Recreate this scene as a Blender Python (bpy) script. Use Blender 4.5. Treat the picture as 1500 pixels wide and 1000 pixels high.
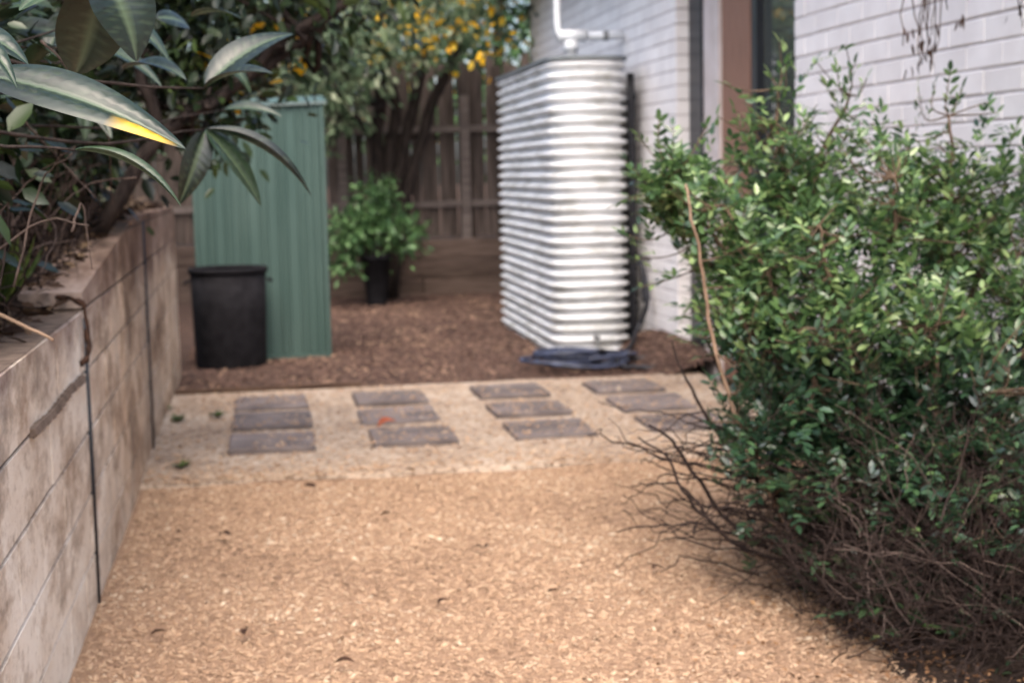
import bpy, math, random
import numpy as np
from mathutils import Vector, Matrix

for o in list(bpy.data.objects): bpy.data.objects.remove(o)
scene = bpy.context.scene
COL = scene.collection
rng = np.random.default_rng(7)
random.seed(7)

# ------------------------------------------------------------------ camera
FPX, CAMH = 2200.0, 1.35
yaw = math.atan(355/FPX); pitch = math.atan(249/FPX); roll = math.radians(1.2)
CF = np.array([math.sin(yaw)*math.cos(pitch), math.cos(yaw)*math.cos(pitch), -math.sin(pitch)])
R0 = np.array([math.cos(yaw), -math.sin(yaw), 0.0]); U0 = np.cross(R0, CF)
CR = math.cos(roll)*R0 - math.sin(roll)*U0
CU = math.cos(roll)*U0 + math.sin(roll)*R0
CP = np.array([0, 0, CAMH])
cam = bpy.data.cameras.new('camera'); camo = bpy.data.objects.new('camera', cam); COL.objects.link(camo)
cam.sensor_width = 36; cam.lens = FPX/1500*36; cam.clip_start = .05; cam.clip_end = 500
m = Matrix.Identity(4)
for i in range(3):
    m[i][0] = CR[i]; m[i][1] = CU[i]; m[i][2] = -CF[i]; m[i][3] = CP[i]
camo.matrix_world = m
cam.dof.use_dof = True; cam.dof.focus_distance = 2.35; cam.dof.aperture_fstop = 5.0
scene.camera = camo
# ------------------------------------------------------------------ sky, sun, exposure
SUN_EL, SUN_ROT = math.radians(55), math.radians(190)
world = bpy.data.worlds.new('World'); scene.world = world; world.use_nodes = True
wn = world.node_tree; wn.nodes.clear()
sky = wn.nodes.new('ShaderNodeTexSky'); sky.sky_type = 'NISHITA'; sky.sun_disc = False
sky.sun_elevation = SUN_EL; sky.sun_rotation = SUN_ROT
sky.air_density = .9; sky.dust_density = 5.0; sky.ozone_density = 1.0
bg = wn.nodes.new('ShaderNodeBackground'); bg.inputs['Strength'].default_value = .15
wo = wn.nodes.new('ShaderNodeOutputWorld')
wn.links.new(sky.outputs[0], bg.inputs[0]); wn.links.new(bg.outputs[0], wo.inputs[0])
sl = bpy.data.lights.new('sun', 'SUN'); sl.energy = .7; sl.angle = math.radians(80); sl.color = (1, .97, .93)
so = bpy.data.objects.new('sun', sl); COL.objects.link(so)
sd = Vector((math.sin(SUN_ROT)*math.cos(SUN_EL), math.cos(SUN_ROT)*math.cos(SUN_EL), math.sin(SUN_EL)))
so.rotation_euler = (-sd).to_track_quat('-Z', 'Y').to_euler(); so.location = (0, -6, 12)
vs = scene.view_settings
vs.view_transform = 'Standard'; vs.look = 'None'; vs.exposure = 1.65; vs.gamma = 1; vs.use_curve_mapping = False

# ------------------------------------------------------------------ pixel helpers (photo pixels -> points)
def ray(x, y): return CF*FPX + CR*(x-750) + CU*(500-y)
def gz(x, y, z=0.0):
    d = ray(x, y); return CP + d*((z-CAMH)/d[2])
def pX(x, y, X):
    d = ray(x, y); return CP + d*(X/d[0])
def pY(x, y, Y):
    d = ray(x, y); return CP + d*(Y/d[1])

# ------------------------------------------------------------------ materials
def srgb(*c):
    c = [v/255 if max(c) > 1.001 else v for v in c]
    return tuple([(v/12.92 if v <= .04045 else ((v+.055)/1.055)**2.4) for v in c]+[1])
class NT:
    def __init__(s, name):
        s.m = bpy.data.materials.new(name); s.m.use_nodes = True; s.t = s.m.node_tree; s.t.nodes.clear()
        s.out = s.n('ShaderNodeOutputMaterial'); s.b = s.n('ShaderNodeBsdfPrincipled')
        s.l(s.b.outputs[0], s.out.inputs[0])
    def n(s, k, **kw):
        x = s.t.nodes.new(k)
        for a, v in kw.items(): setattr(x, a, v)
        return x
    def l(s, a, b): s.t.links.new(a, b)
    def coord(s, scale=(1, 1, 1), world_space=True):
        if world_space:
            g = s.n('ShaderNodeNewGeometry'); src = g.outputs['Position']
        else:
            g = s.n('ShaderNodeTexCoord'); src = g.outputs['Object']
        mp = s.n('ShaderNodeMapping'); mp.inputs['Scale'].default_value = scale
        s.l(src, mp.inputs[0]); return mp.outputs[0]
    def noise(s, vec, scale, detail=4, rough=.55):
        x = s.n('ShaderNodeTexNoise'); x.inputs['Scale'].default_value = scale
        x.inputs['Detail'].default_value = detail; x.inputs['Roughness'].default_value = rough
        s.l(vec, x.inputs['Vector']); return x.outputs['Fac']
    def ramp(s, fac, stops):
        r = s.n('ShaderNodeValToRGB'); e = r.color_ramp.elements
        while len(e) > 1: e.remove(e[-1])
        e[0].position, e[0].color = stops[0]
        for p, c in stops[1:]:
            k = e.new(p); k.color = c
        s.l(fac, r.inputs[0]); return r.outputs[0]
    def mix(s, fac, a, b, mode='MIX'):
        x = s.n('ShaderNodeMix', data_type='RGBA', blend_type=mode)
        for i, v in ((0, fac), (6, a), (7, b)):
            if hasattr(v, 'links'): s.l(v, x.inputs[i])
            else: x.inputs[i].default_value = v
        return x.outputs[2]
    def bump(s, h, dist=.01, strength=.6):
        b = s.n('ShaderNodeBump'); b.inputs['Distance'].default_value = dist; b.inputs['Strength'].default_value = strength
        s.l(h, b.inputs['Height']); s.l(b.outputs[0], s.b.inputs['Normal'])
    def col(s, c):
        if hasattr(c, 'links'): s.l(c, s.b.inputs['Base Color'])
        else: s.b.inputs['Base Color'].default_value = c
    def set(s, rough=.8, spec=.3, metal=0):
        s.b.inputs['Roughness'].default_value = rough; s.b.inputs['Specular IOR Level'].default_value = spec
        s.b.inputs['Metallic'].default_value = metal; return s
M = {}
def simple(key, c1, c2, scale=8, rough=.8, spec=.3, bump=.004, stretch=(1, 1, 1), rnd=0.0, ws=True, lo=.35, hi=.65, detail=5):
    t = NT(key).set(rough, spec); v = t.coord(stretch, ws)
    f = t.noise(v, scale, detail)
    c = t.ramp(f, [(lo, srgb(*c1)), (hi, srgb(*c2))])
    if rnd:
        oi = t.n('ShaderNodeObjectInfo')
        k = t.ramp(oi.outputs['Random'], [(0, (1-rnd,)*3+(1,)), (1, (1+rnd*.4,)*3+(1,))])
        c = t.mix(1.0, c, k, 'MULTIPLY')
    t.col(c)
    if bump: t.bump(t.noise(v, scale*5, 4), bump)
    M[key] = t.m; return t
def leafmat(key, stops, rough=.35, spec=.5, trans=.25):
    t = NT(key).set(rough, spec)
    a = t.n('ShaderNodeAttribute', attribute_name='rnd')
    oi = t.n('ShaderNodeObjectInfo')
    add = t.n('ShaderNodeMath', operation='ADD'); t.l(a.outputs['Fac'], add.inputs[0]); t.l(oi.outputs['Random'], add.inputs[1])
    fr = t.n('ShaderNodeMath', operation='FRACT'); t.l(add.outputs[0], fr.inputs[0])
    c = t.ramp(fr.outputs[0], stops); t.col(c)
    tr = t.n('ShaderNodeBsdfTranslucent'); t.l(c, tr.inputs[0])
    mx = t.n('ShaderNodeMixShader'); mx.inputs[0].default_value = trans
    t.l(t.b.outputs[0], mx.inputs[1]); t.l(tr.outputs[0], mx.inputs[2]); t.l(mx.outputs[0], t.out.inputs[0])
    M[key] = t.m; return t
def chipmat(key, stops, rough=.85):
    t = NT(key).set(rough, .2)
    a = t.n('ShaderNodeAttribute', attribute_name='rnd')
    t.col(t.ramp(a.outputs['Fac'], stops)); M[key] = t.m

simple('soil', (62, 48, 40), (96, 76, 62), 6, .95, .1, .02)
simple('chip_base', (132, 106, 86), (162, 134, 110), 26, .95, .1, .012)
simple('bark_base', (64, 51, 45), (88, 71, 63), 14, .95, .1, .015)
simple('bed_soil', (34, 28, 25), (62, 51, 44), 9, .95, .1, .03)
# pale cast slab under the pavers: sandy, patchy
t = NT('slab').set(.9, .15); v = t.coord()
a = t.ramp(t.noise(v, 2.2, 6, .65), [(.3, srgb(142, 124, 108)), (.5, srgb(168, 150, 132)), (.7, srgb(182, 168, 152))])
b = t.ramp(t.noise(v, 30, 4), [(.38, srgb(120, 98, 78)), (.52, srgb(255, 255, 255))])
t.col(t.mix(.6, a, b, 'MULTIPLY')); t.bump(t.noise(v, 60, 5), .006); M['slab'] = t.m
t = simple('paver', (84, 77, 76), (130, 120, 117), 5, .9, .15, .006, rnd=.22, detail=9, lo=.3, hi=.7)
simple('timber_edge', (62, 48, 40), (96, 78, 66), 8, .9, .15, .006, (.6, 6, 6))
# retaining wall paint: weathered, streaked downwards
t = NT('painted_block').set(.9, .15); v = t.coord((1.1, .42, .8)); v2 = t.coord()
a = t.ramp(t.noise(t.coord((1, .5, 1)), 3.2, 7, .62), [(.32, srgb(188, 168, 150)), (.47, srgb(224, 211, 195)), (.64, srgb(240, 232, 220))])
b = t.ramp(t.noise(v, 3.6, 8, .72), [(.37, srgb(120, 102, 90)), (.43, srgb(196, 184, 174)), (.49, srgb(255, 255, 255))])
c = t.mix(.62, a, b, 'MULTIPLY')
sp_ = t.ramp(t.noise(v2, 30, 6, .75), [(.36, srgb(150, 132, 116)), (.46, srgb(255, 255, 255))])
c = t.mix(.4, c, sp_, 'MULTIPLY')
g = t.n('ShaderNodeNewGeometry'); sx = t.n('ShaderNodeSeparateXYZ'); t.l(g.outputs['Position'], sx.inputs[0])
mr = t.n('ShaderNodeMapRange'); mr.inputs['From Min'].default_value = 4.7; mr.inputs['From Max'].default_value = 6.2
t.l(sx.outputs['Y'], mr.inputs[0])
e = t.ramp(t.noise(v2, 4.5, 6, .65), [(.35, srgb(150, 132, 118)), (.65, srgb(236, 220, 204))])
c2 = t.mix(1, c, e, 'MULTIPLY')
mm = t.n('ShaderNodeMath', operation='MULTIPLY'); t.l(mr.outputs[0], mm.inputs[0]); mm.inputs[1].default_value = .8
c = t.mix(mm.outputs[0], c, c2)
mr = t.n('ShaderNodeMapRange'); mr.inputs['From Min'].default_value = .80; mr.inputs['From Max'].default_value = .96
nz = t.noise(v, 6, 5); ad = t.n('ShaderNodeMath', operation='MULTIPLY_ADD'); t.l(nz, ad.inputs[0]); ad.inputs[1].default_value = .5; t.l(sx.outputs['Z'], ad.inputs[2])
sb_ = t.n('ShaderNodeMath', operation='SUBTRACT'); t.l(ad.outputs[0], sb_.inputs[0]); sb_.inputs[1].default_value = .25; t.l(sb_.outputs[0], mr.inputs[0])
c = t.mix(mr.outputs[0], c, t.mix(1, c, srgb(176, 166, 166), 'MULTIPLY'))     # grime run down from the bed
t.col(c); t.bump(t.noise(v2, 38, 8, .75), .012, .9); M['painted_block'] = t.m
simple('block_joint', (84, 72, 64), (116, 102, 92), 20, .95, .1, .006)
# house
t = simple('painted_brick', (230, 225, 222), (241, 237, 234), 5, .75, .3, .002, rnd=.06)
simple('house_mortar', (182, 176, 174), (204, 198, 196), 14, .9, .15, .004)
simple('cream_paint', (196, 184, 178), (212, 202, 198), 6, .6, .35, .001)
simple('dark_frame', (22, 25, 32), (32, 36, 44), 10, .4, .5, 0)
simple('brown_door', (128, 94, 76), (150, 112, 92), 7, .6, .35, .002, (8, 8, .6))
simple('room', (60, 58, 56), (80, 78, 74), 3, .9, .1, 0)
simple('roof_tile', (96, 70, 60), (124, 92, 78), 8, .8, .2, .01)
t = NT('glass').set(.03, .5); t.b.inputs['Transmission Weight'].default_value = .85
t.col(srgb(150, 160, 155)); M['glass'] = t.m
# tank, shed, bin, hose
t = NT('tank_steel').set(.6, .35, 0); v = t.coord((1, 1, .3))
dirt = t.ramp(t.noise(t.coord((1, 1, 2.5)), 3.5, 7, .7), [(.36, srgb(190, 188, 180)), (.54, srgb(255, 255, 255))])
t.col(t.mix(.8, t.ramp(t.noise(v, 2.5, 4), [(.3, srgb(216, 218, 219)), (.7, srgb(230, 231, 231))]), dirt, 'MULTIPLY')); M['tank_steel'] = t.m
simple('tank_lid', (96, 104, 108), (120, 126, 128), 6, .55, .4, .002)
simple('black_pipe', (20, 20, 24), (34, 34, 40), 10, .45, .4, 0)
simple('white_pvc', (208, 210, 212), (222, 224, 226), 4, .35, .5, 0)
simple('grey_clamp', (110, 112, 112), (140, 140, 138), 8, .5, .4, 0)
t = simple('shed_green', (54, 76, 71), (73, 93, 87), 3, .62, .3, .0006, (1, 1, .25), lo=.3, hi=.7)
simple('shed_trim', (88, 100, 96), (104, 116, 112), 4, .5, .4, 0)
simple('bin_black', (19, 18, 21), (32, 31, 34), 14, .85, .15, .001)
simple('hose_blue', (36, 41, 56), (72, 80, 104), 12, .38, .5, 0)
# wood, fence
simple('paling', (72, 63, 59), (108, 96, 89), 5, .9, .15, .004, (7, 7, .5), rnd=.35)
simple('rail', (96, 86, 82), (126, 115, 109), 5, .9, .15, .004, (.5, 7, 7))
simple('sleeper', (80, 67, 60), (110, 94, 85), 5, .9, .15, .008, (.6, 6, 6), rnd=.2)
simple('bark', (36, 31, 30), (62, 54, 50), 12, .95, .1, .012, (3, 3, .6))
simple('bark_brown', (72, 58, 48), (110, 92, 76), 16, .9, .15, .006)
simple('bark_pale', (112, 92, 76), (146, 122, 102), 16, .85, .2, .004)
simple('twig', (34, 28, 27), (56, 46, 42), 30, .9, .1, 0)
simple('twig_grey', (66, 56, 52), (92, 79, 72), 30, .9, .1, 0)
simple('dead_leaf', (40, 28, 22), (72, 50, 38), 40, .8, .2, 0)
S = srgb
leafmat('bush_leaf', [(0, S(50, 76, 50)), (.4, S(74, 104, 64)), (.8, S(106, 138, 78)), (1, S(164, 186, 122))], .32, 1.0, .4)
leafmat('bush_leaf_shaded', [(0, S(36, 58, 44)), (.5, S(52, 80, 56)), (1, S(78, 108, 70))], .28, 1.0, .3)  # darker copy for inner and low leaves, crown shade put into the colour
leafmat('canopy_leaf', [(0, S(60, 78, 58)), (.5, S(94, 114, 84)), (.85, S(134, 150, 116)), (1, S(190, 196, 164))], .45, .4, .5)
leafmat('yellow_leaf', [(0, S(232, 168, 24)), (.6, S(252, 200, 40)), (1, S(255, 220, 90))], .5, .3, .5)
leafmat('shrub_leaf', [(0, S(46, 72, 46)), (.5, S(76, 110, 66)), (1, S(110, 144, 92))], .45, .4, .25)
leafmat('dark_leaf', [(0, S(22, 32, 22)), (.55, S(34, 48, 28)), (.9, S(56, 74, 38)), (1, S(92, 110, 58))], .35, .5, .2)
leafmat('litter', [(0, S(36, 27, 23)), (.4, S(62, 48, 39)), (.8, S(92, 74, 58)), (1, S(140, 118, 94))], .9, .1, .05)
leafmat('path_litter', [(0, S(62, 44, 32)), (.4, S(104, 76, 54)), (.8, S(138, 104, 76)), (1, S(160, 126, 92))], .9, .1, .05)
leafmat('pale_grass', [(0, S(46, 60, 34)), (.6, S(72, 92, 44)), (1, S(120, 132, 70))], .5, .3, .2)
chipmat('chip', [(0, S(108, 86, 70)), (.10, S(140, 113, 91)), (.45, S(165, 136, 110)), (.8, S(178, 150, 123)), (.96, S(186, 160, 132)), (1, S(200, 182, 158))])
chipmat('bark_chip', [(0, S(58, 44, 39)), (.5, S(92, 71, 62)), (.9, S(116, 92, 80)), (1, S(164, 136, 112))])
# large corrugated leaf: rib attribute lightens the veins
t = NT('big_leaf').set(.34, .6)
a = t.n('ShaderNodeAttribute', attribute_name='rib'); oi = t.n('ShaderNodeObjectInfo')
base = t.ramp(oi.outputs['Random'], [(0, S(22, 34, 27)), (.6, S(34, 50, 36)), (1, S(52, 72, 42))])
base = t.mix(.5, base, t.ramp(t.noise(t.coord(), 40, 6, .7), [(.35, S(120, 104, 70)), (.5, S(255, 255, 255))]), 'MULTIPLY')
c = t.mix(a.outputs['Fac'], base, S(88, 104, 78))
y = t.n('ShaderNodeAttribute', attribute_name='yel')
c = t.mix(y.outputs['Fac'], c, S(206, 164, 36)); t.col(c); M['big_leaf'] = t.m  # yellow light on the leaf's underside, painted in as colour
tr = t.n('ShaderNodeBsdfTranslucent'); t.l(c, tr.inputs[0]); mx = t.n('ShaderNodeMixShader'); mx.inputs[0].default_value = .18
t.l(t.b.outputs[0], mx.inputs[1]); t.l(tr.outputs[0], mx.inputs[2]); t.l(mx.outputs[0], t.out.inputs[0])

# ------------------------------------------------------------------ object helpers
def root(name, label, cat, loc=(0, 0, 0), group=None):
    o = bpy.data.objects.new(name, None); COL.objects.link(o); o.location = [float(v) for v in loc]
    o.empty_display_size = .1
    o['label'] = label; o['category'] = cat
    if group: o['group'] = group
    return o
def top(o):
    while o.parent: o = o.parent
    return o
def origin_of(o):
    p = np.zeros(3)
    while o is not None:
        p = p + np.array(o.location); o = o.parent
    return p
def mesh(name, V, F, mat, smooth=False):
    me = bpy.data.meshes.new(name); me.from_pydata([tuple(map(float, v)) for v in V], [], [tuple(map(int, f)) for f in F])
    me.materials.append(M[mat])
    if smooth: me.polygons.foreach_set('use_smooth', [True]*len(me.polygons))
    me.update(); return me
def link(name, me, parent=None, loc=(0, 0, 0)):
    o = bpy.data.objects.new(name, me); COL.objects.link(o); o.location = [float(v) for v in loc]
    if parent: o.parent = parent
    return o
def part(name, parent, VF, mat, smooth=False, kind=None, label=None):
    V, F = VF; V = np.asarray(V, float)
    if parent is not None: V = V - origin_of(parent)
    o = link(name, mesh(name, V, F, mat, smooth), parent)
    if kind: o['kind'] = kind
    if label: o['label'] = label
    return o
def thing(name, label, cat, VF, mat, smooth=False, group=None, kind=None):
    V, F = VF; V = np.asarray(V, float)
    b = np.array([V[:, 0].mean(), V[:, 1].mean(), V[:, 2].min()])
    o = link(name, mesh(name, V-b, F, mat, smooth), None, b)
    o['label'] = label; o['category'] = cat
    if group: o['group'] = group
    if kind: o['kind'] = kind
    return o
def struct(name, VF, mat, smooth=False):
    o = link(name, mesh(name, VF[0], VF[1], mat, smooth)); o['kind'] = 'structure'; return o
def join(*ms):
    V, F, k = [], [], 0
    for v, f in ms:
        V.append(np.asarray(v, float)); F += [tuple(i+k for i in q) for q in f]; k += len(v)
    return np.concatenate(V), F
def box(x0, x1, y0, y1, z0, z1):
    V = [(x0, y0, z0), (x1, y0, z0), (x1, y1, z0), (x0, y1, z0), (x0, y0, z1), (x1, y0, z1), (x1, y1, z1), (x0, y1, z1)]
    return np.array(V, float), [(0, 3, 2, 1), (4, 5, 6, 7), (0, 1, 5, 4), (1, 2, 6, 5), (2, 3, 7, 6), (3, 0, 4, 7)]
def bbox_bev(x0, x1, y0, y1, z0, z1, b=.006):
    """box with chamfered vertical and top edges"""
    def ringc(i, z): 
        return [(x0+i+b, y0+i, z), (x1-i-b, y0+i, z), (x1-i, y0+i+b, z), (x1-i, y1-i-b, z), (x1-i-b, y1-i, z), (x0+i+b, y1-i, z), (x0+i, y1-i-b, z), (x0+i, y0+i+b, z)]
    V = ringc(0, z0)+ringc(0, z1-b)+ringc(b, z1)
    F = [tuple(range(7, -1, -1)), tuple(range(16, 24))]
    for r in range(2):
        for i in range(8):
            j = (i+1) % 8; F.append((r*8+i, r*8+j, r*8+8+j, r*8+8+i))
    return np.array(V, float), F
def tube(P, r, sides=6, cap=True):
    P = np.asarray(P, float); n = len(P); r = np.broadcast_to(np.asarray(r, float), (n,))
    T = np.gradient(P, axis=0); T /= np.linalg.norm(T, axis=1)[:, None]+1e-9
    up = np.array([.31, .17, .93]) if abs(T[0][2]) < .9 else np.array([1., .2, 0])
    V = []; a = np.arange(sides)*2*math.pi/sides
    for i in range(n):
        s = np.cross(T[i], up); s /= np.linalg.norm(s)+1e-9; u = np.cross(s, T[i])
        V.append(P[i]+r[i]*(np.cos(a)[:, None]*s+np.sin(a)[:, None]*u))
    F = []
    for i in range(n-1):
        for k in range(sides):
            q = (k+1) % sides; F.append((i*sides+k, i*sides+q, i*sides+sides+q, i*sides+sides+k))
    if cap: F += [tuple(range(sides-1, -1, -1)), tuple((n-1)*sides+k for k in range(sides))]
    return np.concatenate(V), F
def curve(pts, n=12, wob=0.0):
    """Catmull-Rom through pts"""
    p = np.asarray(pts, float); p = np.vstack([2*p[0]-p[1], p, 2*p[-1]-p[-2]]); out = []
    segs = len(p)-3; per = max(2, n//segs)
    for i in range(segs):
        a, b, c, d = p[i:i+4]
        for t in np.linspace(0, 1, per, endpoint=False):
            out.append(.5*(2*b+(c-a)*t+(2*a-5*b+4*c-d)*t*t+(3*b-a-3*c+d)*t**3))
    out.append(p[-2]); out = np.array(out)
    if wob: out[1:-1] += rng.normal(0, wob, out[1:-1].shape)
    return out
def lathe(prof, cx, cy, n=24):
    V, F = [], []
    for r, z in prof:
        for k in range(n):
            a = 2*math.pi*k/n; V.append((cx+r*math.cos(a), cy+r*math.sin(a), z))
    for i in range(len(prof)-1):
        for k in range(n):
            q = (k+1) % n; F.append((i*n+k, i*n+q, i*n+n+q, i*n+n+k))
    F += [tuple(range(n-1, -1, -1)), tuple((len(prof)-1)*n+k for k in range(n))]
    return np.array(V), F
def fast_mesh(name, V, quads_or_faces_flat, sizes, mat, rnd=None, smooth=False):
    me = bpy.data.meshes.new(name); nv = len(V)
    me.vertices.add(nv); me.vertices.foreach_set('co', np.asarray(V, np.float32).ravel())
    li = np.asarray(quads_or_faces_flat, np.int32); me.loops.add(len(li)); me.loops.foreach_set('vertex_index', li)
    sz = np.asarray(sizes, np.int32); st = np.concatenate([[0], np.cumsum(sz)[:-1]]).astype(np.int32)
    me.polygons.add(len(sz)); me.polygons.foreach_set('loop_start', st); me.polygons.foreach_set('loop_total', sz)
    if smooth: me.polygons.foreach_set('use_smooth', np.ones(len(sz), bool))
    if rnd is not None:
        a = me.attributes.new('rnd', 'FLOAT', 'POINT'); a.data.foreach_set('value', np.asarray(rnd, np.float32))
    me.materials.append(M[mat]); me.update(calc_edges=True); me.validate(); return me
LV = np.array([(0, 0, 0), (.28, .42, .10), (.30, 0, 0), (.28, -.42, .10), (.66, .40, .06), (.68, 0, -.04), (.66, -.40, .06), (1, 0, -.14)])
LFl = [0, 2, 1, 0, 3, 2, 1, 2, 5, 4, 2, 3, 6, 5, 4, 5, 7, 5, 6, 7]; LFs = [3, 3, 4, 4, 3, 3]
def unit(a): return a/(np.linalg.norm(a, axis=-1, keepdims=True)+1e-9)
def leaf_frames(D, N):
    D = unit(D); N = unit(N-(N*D).sum(1, keepdims=True)*D); return D, np.cross(N, D), N
def leaf_cloud(P, D, N, L, Wd, mat, name='leaves'):
    D, Sd, N = leaf_frames(np.asarray(D, float), np.asarray(N, float)); n = len(P)
    L = np.broadcast_to(L, (n,)); Wd = np.broadcast_to(Wd, (n,))
    V = P[:, None]+LV[None, :, :1]*(L[:, None, None]*D[:, None])+LV[None, :, 1:2]*(Wd[:, None, None]*Sd[:, None])+LV[None, :, 2:]*(L[:, None, None]*.5*N[:, None])
    idx = (np.array(LFl)[None]+(np.arange(n)*8)[:, None]).ravel()
    return fast_mesh(name, V.reshape(-1, 3), idx, LFs*n, mat, np.repeat(rng.random(n), 8), smooth=False)
def rand_dirs(n): return unit(rng.normal(size=(n, 3)))
def stuff_part(name, parent, me, kind='stuff'):
    """me holds world coordinates"""
    if parent is not None:
        o = origin_of(parent); co = np.empty(len(me.vertices)*3, np.float32); me.vertices.foreach_get('co', co)
        me.vertices.foreach_set('co', (co.reshape(-1, 3)-o.astype(np.float32)).ravel()); me.update()
    ob = link(name, me, parent); ob['kind'] = kind; return ob
def chips(n, region, zfun, size, mat, name, label, cat, zlift=.003):
    """small splinters lying on a surface; region(n)->xy"""
    xy = region(n); n = len(xy); z = zfun(xy[:, 0], xy[:, 1])+rng.random(n)*zlift
    a = rng.random(n)*6.283; L = size[0]+(size[1]-size[0])*rng.random(n)**3*1.3; Wd = np.minimum(L*(.18+.5*rng.random(n)), .016); T = .15*Wd+.0015
    D = np.stack([np.cos(a), np.sin(a), rng.normal(0, .28, n)], 1); N = np.stack([rng.normal(0, .3, n), rng.normal(0, .3, n), np.ones(n)], 1)
    D, Sd, N = leaf_frames(D, N)
    T8 = np.array([(-.5, -.5, 0), (.5, -.35, 0), (.5, .35, 0), (-.5, .5, 0), (-.42, -.4, 1), (.45, -.25, 1), (.45, .25, 1), (-.42, .4, 1)])
    C = np.stack([xy[:, 0], xy[:, 1], z], 1)
    V = C[:, None]+T8[None, :, :1]*(L[:, None, None]*D[:, None])+T8[None, :, 1:2]*(Wd[:, None, None]*Sd[:, None])+T8[None, :, 2:]*(T[:, None, None]*N[:, None])
    fl = [4, 5, 6, 7, 0, 1, 5, 4, 1, 2, 6, 5, 2, 3, 7, 6, 3, 0, 4, 7]
    idx = (np.array(fl)[None]+(np.arange(n)*8)[:, None]).ravel()
    me = fast_mesh(name, V.reshape(-1, 3), idx, [4]*5*n, mat, np.repeat(np.clip(rng.random(n)+.16*vnoise(xy[:, 0], xy[:, 1], 2.2, 21)+.10*vnoise(xy[:, 0], xy[:, 1], 7, 22), 0, 1), 8))
    o = link(name, me); o['kind'] = 'stuff'; o['label'] = label; o['category'] = cat; return o
def vnoise(x, y, s, seed=0):
    r = np.random.default_rng(seed); out = 0
    for k in range(5):
        a, b, p = r.normal(0, 1, 3); out = out+np.sin(x*s*a*2+y*s*b*2+p*6)
    return out/5

# ================================================================== SETTING
struct('ground', ([(-120, -60, -.06), (120, -60, -.06), (120, 180, -.06), (-120, 180, -.06)], [(0, 1, 2, 3)]), 'soil')
def grid(x0, x1, y0, y1, nx, ny, zf):
    X, Y = np.meshgrid(np.linspace(x0, x1, nx), np.linspace(y0, y1, ny)); Z = zf(X, Y)
    V = np.stack([X, Y, Z], 2).reshape(-1, 3)
    F = [(j*nx+i, j*nx+i+1, j*nx+nx+i+1, j*nx+nx+i) for j in range(ny-1) for i in range(nx-1)]
    return V, F
def z_front(x, y): return .012*vnoise(x, y, 3, 1)+.004*vnoise(x, y, 9, 2)-.004
def z_back(x, y):
    mound = .20*np.exp(-((x-2.78)/.22)**2)*(1/(1+np.exp(-(y-9.35)*8)))*(1/(1+np.exp((y-11.0)*5)))
    return -.002+.012*vnoise(x, y, 1.6, 3)+.006*vnoise(x, y, 6, 4)+mound
struct('wood_chip_path', grid(-.62, 2.76, -1.0, 6.72, 60, 120, z_front), 'chip_base', True)
struct('bark_mulch_yard', grid(-5, 6.5, 9.36, 19, 130, 100, z_back), 'bark_base', True)

V, F = grid(1.1, 2.745, 2.7, 5.6, 40, 60, lambda x, y: z_front(x, y)-.03+.055*np.exp(-((x-2.2)/.66)**4-((y-4.1)/.95)**4)+.012*vnoise(x, y, 5, 11))
struct('bush_shade_soil', (V, F), 'bed_soil', True)  # littered soil, its dark tone also standing in for the bush's shade
# paved strip: slab with square pavers
slab = root('paved_strip', 'sandy slab', 'paving'); del slab['label'], slab['category']; slab['kind'] = 'structure'
Vs, Fs = grid(-.605, 2.745, 6.70, 9.40, 40, 34, lambda x, y: .022+.004*vnoise(x, y, 4, 5)+0*x)
edge = []
nx = 40
sk = [(Vs[i][0], Vs[i][1]-.0+(.0), -.05) for i in range(nx)]
Vs2 = np.vstack([Vs, np.array(sk)]); base = len(Vs)
ragged = .035*vnoise(Vs2[:nx, 0], Vs2[:nx, 0]*0, 3.1, 31)+.02*rng.normal(0, 1, nx)
Vs2[:nx, 1] += ragged; Vs2[base:, 1] += ragged-.02; Vs2[:nx, 2] -= .012
Fs2 = Fs+[(base+i, base+i+1, i+1, i) for i in range(nx-1)]
part('slab', slab, (Vs2, Fs2), 'slab', True)
pav = mesh('paver', *bbox_bev(-.21, .21, -.215, .215, 0, .032, .007), 'paver')
for ci, cx in enumerate((-.015, .675, 1.395, 2.105)):
    for ri, cy in enumerate((7.46, 8.13, 8.80)):
        o = link('paver', pav, slab, (cx+rng.normal(0, .008), cy+.02*ci*.6+rng.normal(0, .012), .012+rng.random()*.008))
        o.rotation_euler = (rng.normal(0, .012), rng.normal(0, .012), rng.normal(.01, .012))
part('edging_board', slab, join(box(-.6, .55, 9.405, 9.43, -.03, .05)), 'timber_edge')

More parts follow.
